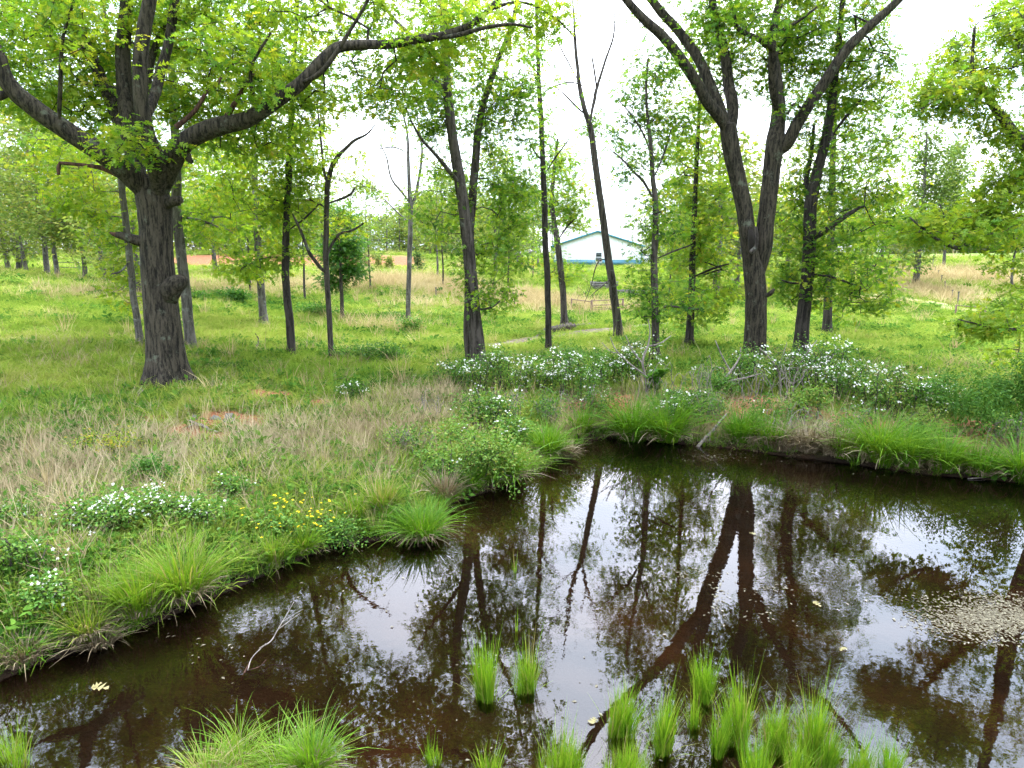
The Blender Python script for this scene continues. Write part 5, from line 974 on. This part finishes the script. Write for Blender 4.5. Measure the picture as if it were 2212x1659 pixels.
# big-leaved plant on the far bank
p = hit(1412, 858); o = empty('broad_leaved_plant', p, 'tall plant with big glossy upright leaves on the far bank', 'plant'); rng = np.random.default_rng(77)
for i in range(4):
    a = Acc(); bx_ = rng.normal(0, .16); top = np.array([bx_ + rng.normal(0, .12), rng.normal(0, .1), px2m(62, p[1]) * rng.uniform(.7, 1.05)]); P = catmull(np.array([[bx_, 0, -.05], [bx_, 0, top[2] * .5], top]), 5); tube(a, P, np.linspace(.014, .008, len(P)), 5); a.obj('stem', M['bramble'], o)
    n_ = 16; f = rng.uniform(.25, 1, n_); C = np.stack([np.interp(f, np.linspace(0, 1, len(P)), P[:, k]) for k in range(3)], -1); th = rng.uniform(0, 6.28, n_)
    for c, t_, ff in zip(C, th, f):
        b = Acc(); leaves(b, c[None], np.array([[math.cos(t_), math.sin(t_), .75]]), np.array([[-.3 * math.cos(t_), -.3 * math.sin(t_), 1.0]]), .30 * rng.uniform(.7, 1.15), np.clip(rng.normal(.4, .12), 0, 1), 'oval'); b.obj('leaf', M['leaf_green'], o)

# ------------------------------------------------------------------ dead wood, rocks, floating leaves
def branchy(name, label, Lp, m, cat='branch', k=6, twigs=0, seed=0):
    """Lp: list of polylines [(u, v, lift m, width m)]; v marks the spot on the ground or water below"""
    rng = np.random.default_rng(1500 + seed); base = None; a = Acc(); allP = []
    for L_ in Lp:
        C = []
        for u, v, z, w_ in L_:
            p = hit(u, v) if not callable(z) else None; C.append([p[0], p[1], p[2] + z, w_ / 2])
        C = np.array(C)
        if base is None: base = C[0, :3].copy()
        P = catmull(C, 5); P[1:-1, :3] += rng.normal(0, .012, (len(P) - 2, 3)); tube(a, P[:, :3], np.maximum(P[:, 3], .003), k); allP.append(P[len(P) // 3:, :3])
    o = a.obj(name, M[m], None, base, smooth=True, loc=base)
    return tag(o, label, cat)
def stick3(name, label, Lp, m, Y, cat='branch', seed=0):
    """polylines in picture measure at a real distance Y (+ offset)"""
    rng = np.random.default_rng(1600 + seed); a = Acc(); base = None
    for L_ in Lp:
        C = np.array([[*pt(q[0], q[1], Y + q[3]), px2m(q[2], Y) / 2] for q in L_])
        if base is None: base = C[0, :3].copy()
        P = catmull(C, 5); tube(a, P[:, :3], np.maximum(P[:, 3], .0025), 6, rng, .08)
    o = a.obj(name, M[m], None, base, smooth=True, loc=base); return tag(o, label, cat)
Yf = hit(1510, 962)[1]
stick3('driftwood_branch', 'pale forked driftwood stick leaning from water onto the far bank', [[(1505, 968, 7, -.1), (1520, 950, 8, .0), (1540, 930, 7, .15), (1556, 910, 6, .25), (1570, 894, 4, .3)], [(1516, 955, 6, 0), (1538, 948, 5, .1), (1555, 944, 4, .15), (1570, 940, 3, .2)]], 'deadwood', Yf)
Yb = hit(622, 1400)[1]
stick3('dead_branch', 'bare pale branch rising out of the shallow water at left', [[(560, 1400, 2.4, -.25), (585, 1385, 3.0, -.1), (600, 1360, 3.0, 0), (615, 1335, 2.4, .1), (635, 1300, 1.2, .2)], [(600, 1360, 2.4, 0), (620, 1345, 1.8, .1), (648, 1325, 1.2, .2)], [(608, 1345, 1.8, .05), (630, 1330, 1.2, .1), (655, 1316, 0.9, .15)], [(612, 1340, 1.8, .05), (625, 1318, 1.2, .1), (628, 1300, 0.9, .1)], [(575, 1390, 1.8, -.2), (545, 1420, 2.4, -.35), (535, 1448, 2.4, -.5)]], 'deadwood', Yb, seed=1)
stick3('dead_branch', 'dark twig lying half sunk near the bare branch', [[(520, 1470, 4, 0), (532, 1445, 5, .1), (540, 1430, 3, .15)], [(530, 1450, 3, .1), (560, 1440, 2, .1), (575, 1425, 1.5, .2)]], 'redwood', hit(530, 1460)[1], seed=2)
Yq = hit(1560, 860)[1]
stick3('bare_shrub', 'pale bare dead shrub with crooked branches below the twin trunks', [[(1500, 860, 5, -.1), (1545, 838, 6, 0), (1580, 800, 5, .1), (1598, 770, 3, .2), (1600, 750, 2, .2)], [(1545, 838, 5, 0), (1570, 825, 5, .1), (1615, 815, 4, .1), (1650, 805, 2, .2)], [(1580, 805, 4, .1), (1560, 770, 3, .1), (1545, 735, 2, .1)], [(1530, 845, 4, 0), (1560, 870, 4, -.1), (1590, 890, 3, -.2)]], 'deadwood', Yq, 'shrub', 3)
stick3('bare_shrub', 'white bare dead sapling left of the big-leaved plant', [[(1398, 858, 6, -.1), (1394, 815, 5, 0), (1388, 780, 5, 0), (1400, 745, 4, .1), (1404, 715, 3, .1), (1400, 690, 2, .1)], [(1388, 785, 4, 0), (1365, 755, 3, .1), (1352, 725, 2, .1)], [(1398, 748, 3, .1), (1425, 742, 3, .1), (1450, 725, 2, .2)], [(1394, 810, 4, 0), (1360, 785, 3, 0), (1330, 755, 3, .1), (1318, 728, 2, .1)], [(1335, 762, 3, .1), (1320, 760, 2, .1), (1300, 740, 2, .2)]], 'deadwood', hit(1398, 856)[1], 'shrub', 4)
stick3('bare_shrub', 'tangle of bare grey canes above the white brambles right of twin trunks', [[(1700, 850, 5, 0), (1720, 800, 4, .1), (1745, 760, 3, .1), (1765, 735, 2, .2)], [(1690, 850, 4, 0), (1680, 800, 4, .1), (1655, 765, 3, .1), (1640, 752, 2, .1)], [(1720, 800, 4, .1), (1770, 775, 3, .2), (1830, 758, 2, .3)], [(1710, 830, 4, 0), (1760, 800, 3, .1), (1800, 770, 2, .2)], [(1680, 800, 3, .1), (1690, 770, 2, .1), (1700, 740, 1.5, .1)]], 'deadwood', hit(1700, 848)[1], 'shrub', 5)
stick3('bare_shrub', 'leafless grey weed stalks at the foot of the double-stemmed tree', [[(1060, 910, 4, 0), (1058, 870, 3, 0), (1070, 840, 2, .1)], [(1058, 905, 3, 0), (1040, 870, 3, 0), (1030, 842, 2, .1)], [(1060, 900, 3, 0), (1085, 868, 2, .1), (1095, 845, 1.5, .1)], [(1050, 890, 3, 0), (1052, 860, 2, .1), (1046, 838, 1.5, .1)], [(1070, 905, 3, 0), (1100, 880, 2, .1), (1120, 850, 1.5, .1)]], 'deadwood', hit(1060, 905)[1], 'shrub', 6)
stick3('floating_stick', 'thin pale stick lying on water at the right edge', [[(2090, 1034, 3, 0), (2130, 1031, 3, .05), (2172, 1028, 2, .1)]], 'deadwood', hit(2120, 1032)[1] - .05, seed=7)
branchy('fallen_branch', 'dark fallen branch in grass left of the black slender trunk', [[(538, 763, .04, .07), (552, 760, .12, .06), (560, 752, .25, .05), (553, 750, .5, .03)], [(538, 763, .04, .05), (548, 766, .05, .05), (560, 762, .06, .04)]], 'bark_black', seed=8)
branchy('fallen_branch', 'grey rotting branch on bare soil below the big oak', [[(410, 915, .05, .06), (430, 925, .08, .07), (450, 932, .07, .06), (470, 938, .05, .04)], [(420, 920, .06, .04), (408, 930, .08, .03)]], 'deadwood', seed=9)
branchy('fallen_branch', 'thin pale branch lying across the bank right of the oak', [[(575, 925, .04, .035), (605, 924, .06, .04), (636, 924, .04, .03)]], 'deadwood', seed=10)
branchy('fallen_branch', 'long pale cane trailing over the far bank into water', [[(1690, 935, .25, .02), (1705, 950, .2, .025), (1720, 962, .12, .025), (1735, 975, .03, .02)]], 'deadwood', seed=11)
ROCKS = [(306, 858, 16, 18, 'upright pale stone in grass left below the oak trunk'), (495, 912, 26, 20, 'dark rounded stone on bare soil right of the oak'), (420, 906, 18, 10, 'small light stone beside the dark rounded one'), (322, 878, 14, 8, 'small flat white stone under the oak'), (2, 882, 14, 20, 'grey stone at the left edge of the bank'), (46, 882, 18, 8, 'flat pale stone near the left edge'), (520, 938, 24, 8, 'flat buff stone on the clay slope below the oak'), (62, 926, 24, 8, 'low grey stone left on the weedy slope'), (135, 885, 16, 12, 'brown stone left of the oak'), (348, 842, 12, 6, 'tiny white stone at the oak root'), (465, 905, 24, 8, 'long flat stone beside rotting branch')]
for i, (u, v, w_, h_, lab) in enumerate(ROCKS):
    rng = np.random.default_rng(1700 + i); p = hit(u, v); a = Acc(); W_, H_ = px2m(w_, p[1]) / 2, px2m(h_, p[1])
    th = np.linspace(0, 2 * np.pi, 10, endpoint=False); rings = []
    for ph_ in np.linspace(-.5, 1.45, 6): rings.append(np.stack([np.cos(th) * W_ * math.cos(ph_), np.sin(th) * W_ * .8 * math.cos(ph_), np.full(10, H_ * math.sin(ph_))], -1) * (1 + rng.normal(0, .12, (10, 1))))
    V = np.concatenate(rings + [np.array([[0, 0, H_]])]); ii = np.arange(5)[:, None] * 10; j = np.arange(10)[None]; Q = np.stack([ii + j, ii + (j + 1) % 10, ii + 10 + (j + 1) % 10, ii + 10 + j], -1).reshape(-1, 4)
    a.add(V, T=np.stack([50 + np.arange(10), 50 + (np.arange(10) + 1) % 10, np.full(10, 60)], -1), Q=Q); tag(a.obj('rock', M['rock'], None, loc=p), lab, 'rock')
# debris raft and loose floating leaves
rng = np.random.default_rng(1800); Cn = []
def zp(u, v): return zplane(u, v)
for _ in range(2600):
    u, v = 2140 + rng.normal(0, 75), 1335 + rng.normal(0, 24)
    if u < 1925 or abs(v - 1335) > 62 * (1 - max(0, (2110 - u)) / 260) + 4: continue
    Cn.append((u, v))
for cu, cv, su, sv, n in [(1552, 1300, 12, 24, 60), (1665, 1272, 35, 8, 40), (1480, 1240, 50, 7, 50), (1538, 986, 36, 6, 90), (1650, 1330, 30, 12, 20), (1990, 1290, 50, 10, 60), (1950, 1020, 60, 5, 24), (500, 1400, 160, 50, 26), (900, 1250, 250, 50, 26), (1500, 1250, 350, 90, 60), (700, 1330, 120, 30, 16), (1150, 1500, 300, 80, 26), (1850, 1000, 120, 5, 30)]:
    for _ in range(n): Cn.append((cu + rng.normal(0, su), cv + rng.normal(0, sv)))
C = np.array([zp(*c) for c in Cn]); C = C[shore_sd(C[:, 0], C[:, 1]) < -.03]; C[:, 2] = .004 + rng.uniform(0, .004, len(C)); n = len(C)
th = rng.uniform(0, 6.28, n); a = Acc(); leaves(a, C, np.stack([np.cos(th), np.sin(th), np.zeros(n)], -1), np.tile([[0, 0, 1.]], (n, 1)) + rng.normal(0, .05, (n, 3)), rng.uniform(.02, .06, n), rng.beta(2, 2, n), 'simple')
tag(a.obj('floating_leaf_debris', M['raft']), 'brown leaf flakes and scum drifting in a raft on the pond at right', 'debris', kind='stuff')
for i, (u, v, s_, t_, lab) in enumerate([(197, 1488, .17, .95, 'pale yellow lobed leaf floating in dark water at lower left'), (1280, 1566, .10, .7, 'small yellow-green leaf floating left of the broad rush clump'), (1633, 1155, .10, .95, 'pale leaf floating on reflected twin trunk'), (1823, 1400, .09, .6, 'green leaf floating at right of pond below the reflections'), (1755, 1302, .12, .9, 'pale leaf floating right of the leaf trails')]):
    p = zp(u, v); a = Acc(); th = i * 1.3; leaves(a, np.array([[0, 0, .01]]), np.array([[math.cos(th), math.sin(th), .0]]), np.array([[0, 0, 1.]]), s_, t_ * .9, 'oak'); leaves(a, np.array([[0, 0, .012]]), np.array([[math.cos(th + .9), math.sin(th + .9), .05]]), np.array([[0, 0, 1.]]), s_ * .6, t_ * .9, 'oak')
    tag(a.obj('floating_leaf', M['fallen'], None, loc=p), lab, 'leaf')

# ------------------------------------------------------------------ grass and weeds: scattered stuff
def proto_mesh(name, m, build):
    a = Acc(); build(a); me = mesh_np(name, np.concatenate(a.V), np.concatenate(a.T) if a.T else None, np.concatenate(a.Q) if a.Q else None, np.concatenate(a.C)); me.materials.append(m)
    return bpy.data.objects.new(name, me)
def scatter(name, pts, scale, protos, label, cat, rng, tilt=.12):
    n = len(pts); me = bpy.data.meshes.new(name); me.vertices.add(n); me.vertices.foreach_set('co', np.asarray(pts, np.float32).ravel())
    rot = np.stack([rng.normal(0, tilt, n), rng.normal(0, tilt, n), rng.uniform(0, 6.283, n)], -1).astype(np.float32)
    at = me.attributes.new('rot', 'FLOAT_VECTOR', 'POINT'); at.data.foreach_set('vector', rot.ravel())
    at = me.attributes.new('scl', 'FLOAT_VECTOR', 'POINT'); at.data.foreach_set('vector', np.asarray(scale, np.float32).ravel())
    at = me.attributes.new('pid', 'INT', 'POINT'); at.data.foreach_set('value', rng.integers(0, len(protos), n).astype(np.int32))
    o = bpy.data.objects.new(name, me); COL.objects.link(o)
    g = bpy.data.node_groups.new(name + '_nodes', 'GeometryNodeTree'); g.interface.new_socket('Geometry', in_out='INPUT', socket_type='NodeSocketGeometry'); g.interface.new_socket('Geometry', in_out='OUTPUT', socket_type='NodeSocketGeometry')
    gi = g.nodes.new('NodeGroupInput'); go = g.nodes.new('NodeGroupOutput'); j = g.nodes.new('GeometryNodeJoinGeometry')
    def na(nm, ty):
        q = g.nodes.new('GeometryNodeInputNamedAttribute'); q.data_type = ty; q.inputs['Name'].default_value = nm; return q.outputs['Attribute']
    r_, s_, p_ = na('rot', 'FLOAT_VECTOR'), na('scl', 'FLOAT_VECTOR'), na('pid', 'INT')
    for k, po in enumerate(protos):
        ii = g.nodes.new('GeometryNodeInstanceOnPoints'); oi = g.nodes.new('GeometryNodeObjectInfo'); oi.inputs['Object'].default_value = po
        c = g.nodes.new('FunctionNodeCompare'); c.data_type = 'INT'; c.operation = 'EQUAL'; c.inputs['B'].default_value = k if False else 0
        for inp in c.inputs:
            if inp.enabled and inp.name == 'B': inp.default_value = k
        tgt = [i for i in c.inputs if i.enabled and i.name == 'A'][0]
        g.links.new(p_, tgt); g.links.new(gi.outputs[0], ii.inputs['Points']); g.links.new(c.outputs[0], ii.inputs['Selection']); g.links.new(oi.outputs['Geometry'], ii.inputs['Instance'])
        g.links.new(r_, ii.inputs['Rotation']); g.links.new(s_, ii.inputs['Scale']); g.links.new(ii.outputs[0], j.inputs[0])
    g.links.new(j.outputs[0], go.inputs[0]); md = o.modifiers.new('scatter', 'NODES'); md.node_group = g
    return tag(o, label, cat, kind='stuff')
rg = np.random.default_rng(3000)
def tuft(n, r, h, out, wd, seed, tint=(.5, .2), curl=.8, segs=2): return lambda a: blades(a, np.zeros(3), n, r, h, out, wd, tint, np.random.default_rng(seed), curl=curl, segs=segs)
def rosette(n, s, seed):
    def f(a):
        q = np.random.default_rng(seed); spray(a, q.normal(0, .05, (n, 3)) * [1, 1, .4] + [0, 0, .06], 5, .045, s, -.3, (.5, .2), 'simple', q)
    return f
G = [proto_mesh('grass_tuft', M['grass'], tuft(26, .11, .15, 1.0, .010, 1)), proto_mesh('grass_tuft', M['grass'], tuft(24, .13, .11, 1.3, .011, 2)), proto_mesh('grass_tuft', M['grass'], tuft(20, .10, .21, .8, .009, 3))]
Wd = [proto_mesh('weed', M['weed'], rosette(7, .06, 4)), proto_mesh('weed', M['weed'], rosette(9, .045, 5)), proto_mesh('weed', M['weed'], rosette(6, .08, 6))]
Dr = [proto_mesh('dry_tuft', M['dry'], tuft(18, .07, .30, .5, .008, 7, curl=.4)), proto_mesh('dry_tuft', M['dry'], tuft(16, .08, .26, .6, .008, 8, curl=.6))]
Br = [proto_mesh('brown_tuft', M['brown'], tuft(14, .08, .30, .5, .006, 9, curl=.3)), proto_mesh('brown_tuft', M['brown'], tuft(12, .09, .22, .9, .007, 10, curl=.7))]
def wedge(n, y0, y1, pw=1.0, umax=.80):
    """random ground points in the wedge the camera looks over, density falling with distance"""
    t = rg.uniform(0, 1, n); y = y0 * (y1 / y0) ** t if pw == 1 else (y0 ** pw + t * (y1 ** pw - y0 ** pw)) ** (1 / pw)
    u = rg.uniform(-umax, umax, n); x = u * y; sd_ = shore_sd(x, y); return x, y, sd_
PATHP = np.array([hit(u, v)[:2] for u, v in [(1040, 749), (1120, 739), (1200, 727), (1280, 717), (1360, 708), (1440, 700)]])
def pathd(x, y):
    d = np.full(x.shape, 1e9)
    for a_, b_ in zip(PATHP[:-1], PATHP[1:]):
        e = b_ - a_; t = np.clip(((x - a_[0]) * e[0] + (y - a_[1]) * e[1]) / (e @ e), 0, 1); d = np.minimum(d, np.hypot(x - a_[0] - t * e[0], y - a_[1] - t * e[1]))
    return d
def place(n, y0, y1, keep, sc0, svar, ref, pw=1.0, hp=.12):
    x, y, sd_ = wedge(n, y0, y1, pw); k = (sd_ > .08) & (rg.uniform(0, 1, n) < keep(x, y, sd_)) & (pathd(x, y) > .5)
    x, y, sd_ = x[k], y[k], sd_[k]; z = H(x, y, sd_); s0 = sc0 * (1 + rg.normal(0, svar, len(x))).clip(.4, 2); sx = s0 * np.maximum(1, (y / ref) ** .75); s = np.stack([sx, sx, s0 * np.maximum(1, (y / ref) ** hp)], -1)
    return np.stack([x, y, z - .01], -1), s
bare = lambda x, y: (1 - .93 * sstep(.42, .75, field(CLAY, x, y) * (.25 + 1.3 * fbm(x * 1.6, y * 1.6, 41)))) * (1 - bankf(x, y))
damf = lambda x, y, s: 1 - .75 * (s < 2.0) * (x > 1.2) * (y > 9.5)
tanf = lambda x, y: np.clip(field(TAN, x, y), 0, 1)
brnf = lambda x, y: np.clip(field(BRN, x, y), 0, 1)
p1, s1 = place(78000, 5.5, 130, lambda x, y, s: bare(x, y) * damf(x, y, s) * (1 - .75 * tanf(x, y)) * (1 - .62 * brnf(x, y)), 1.05, .3, 13, pw=.55)
scatter('meadow_grass', p1, s1, G, 'short fresh green grass covering the meadow and banks', 'grass', rg)
p2, s2 = place(26000, 5.5, 60, lambda x, y, s: bare(x, y) * sstep(.42, .6, fbm(x * .5, y * .5, 88) + .12 * (y < 16)), 1.1, .35, 13, pw=.45)
scatter('weeds', p2, s2, Wd, 'low broad-leaved weeds mixed through the bank grass', 'weeds', rg)
p3, s3 = place(190000, 6, 130, lambda x, y, s: np.clip(tanf(x, y) * (.1 + 1.3 * fbm(x * .4, y * .4, 92)) + .006, 0, 1) * (1 - bankf(x, y)), 1.15, .35, 16, pw=.75, hp=.4)
scatter('dry_grass', p3, s3, Dr, 'pale tan dead grass in patches across the far meadow', 'dry grass', rg)
p4, s4 = place(60000, 5.5, 26, lambda x, y, s: np.clip(brnf(x, y) + .05 + .35 * (s < 2.2) * (x > 1.2) * (y > 9.5), 0, 1) * (bare(x, y) * .7 + .3) * (y < 60), 1.0, .35, 12, pw=1)
scatter('brown_stems', p4, s4, Br, 'dead brown stems and thatch on the near left bank', 'dead weeds', rg)
Bk = [proto_mesh('bank_tuft', M['sedge'], tuft(30, .10, .26, .9, .008, 11, (.4, .15), 1.1, 3)), proto_mesh('bank_tuft', M['sedge'], tuft(24, .08, .18, 1.3, .008, 12, (.5, .18), 1.2, 3)), proto_mesh('bank_tuft', M['straw'], tuft(16, .08, .16, 1.4, .007, 13, (.5, .25), 1.3, 3))]
sp = []
for i in range(1, 30):
    a_, b_ = POLY[i], POLY[i + 1]; e = b_ - a_; L_ = np.hypot(*e); nrm = np.array([e[1], -e[0]]) / L_
    nn = int(L_ * 34)
    if nn:
        t_ = rg.uniform(0, 1, nn)[:, None]; sp.append(a_ + e * t_ + nrm * rg.normal(0, .16, nn)[:, None])
sp = np.concatenate(sp); sdp = shore_sd(sp[:, 0], sp[:, 1]); k = (sdp > -.03) & (sdp < .4) & (fbm(sp[:, 0] * .9, sp[:, 1] * .9, 61) > .35); sp = sp[k]
sz = rg.uniform(.6, 1.25, len(sp)); scatter('bank_grass', np.column_stack([sp, np.maximum(H(sp[:, 0], sp[:, 1]), 0) - .01]), np.stack([sz, sz, sz], -1), Bk, 'green and dead grass tufts fringing the waterline', 'grass', rg)
# buttercups
c0 = hit(600, 1165); c1 = hit(690, 1125); nb = 90; f = rg.uniform(0, 1, nb)
bx_ = c0[0] + (c1[0] - c0[0]) * f + rg.normal(0, .35, nb); by_ = c0[1] + (c1[1] - c0[1]) * f + rg.normal(0, .30, nb); sd_ = shore_sd(bx_, by_); k = sd_ > .1; bx_, by_ = bx_[k], by_[k]; bz = H(bx_, by_)
def cup(a):
    tube(a, np.array([[0, 0, 0], [.01, 0, .13], [.0, .01, .24]]), [.003, .003, .002], 3)
b = Acc(); cup(b); st = proto_mesh('buttercup_stem', M['sedge'], cup)
def cupf(a):
    ctr = np.tile([[0, .01, .245]], (5, 1)); an = np.arange(5) * 1.2566; leaves(a, ctr, np.stack([np.cos(an), np.sin(an), np.full(5, .35)], -1), np.tile([[0, 0, 1.]], (5, 1)), .030, .5, 'simple')
cf = proto_mesh('buttercup_flower', M['yellow'], cupf)
pp = np.stack([bx_, by_, bz], -1)
scatter('buttercup_flowers', np.concatenate([pp, pp + [0, 0, .0]]), np.full((len(pp) * 2, 3), .9), [st, cf], 'yellow buttercups scattered over the left bank near the water', 'wildflowers', rg)
# leaf litter under trees
x, y, sd_ = wedge(9000, 8, 30); k = (sd_ > .3) & ((field(CLAY, x, y) > rg.uniform(.1, .9, len(x))) | (np.hypot(x - hit(1500, 765)[0], y - hit(1500, 765)[1]) < rg.exponential(1.6, len(x))) | (np.hypot(x - hit(366, 832)[0], y - hit(366, 832)[1]) < rg.exponential(.8, len(x))))
x, y = x[k], y[k]; C = np.stack([x, y, H(x, y) + .012], -1); n = len(C); th = rg.uniform(0, 6.28, n); a = Acc()
leaves(a, C, np.stack([np.cos(th), np.sin(th), rg.normal(0, .2, n)], -1), np.tile([[0, 0, 1.]], (n, 1)) + rg.normal(0, .3, (n, 3)), rg.uniform(.05, .11, n), rg.uniform(0, .8, n), 'simple')
tag(a.obj('leaf_litter', M['raft']), 'brown fallen leaves scattered on bare soil beneath the trees', 'leaf litter', kind='stuff')
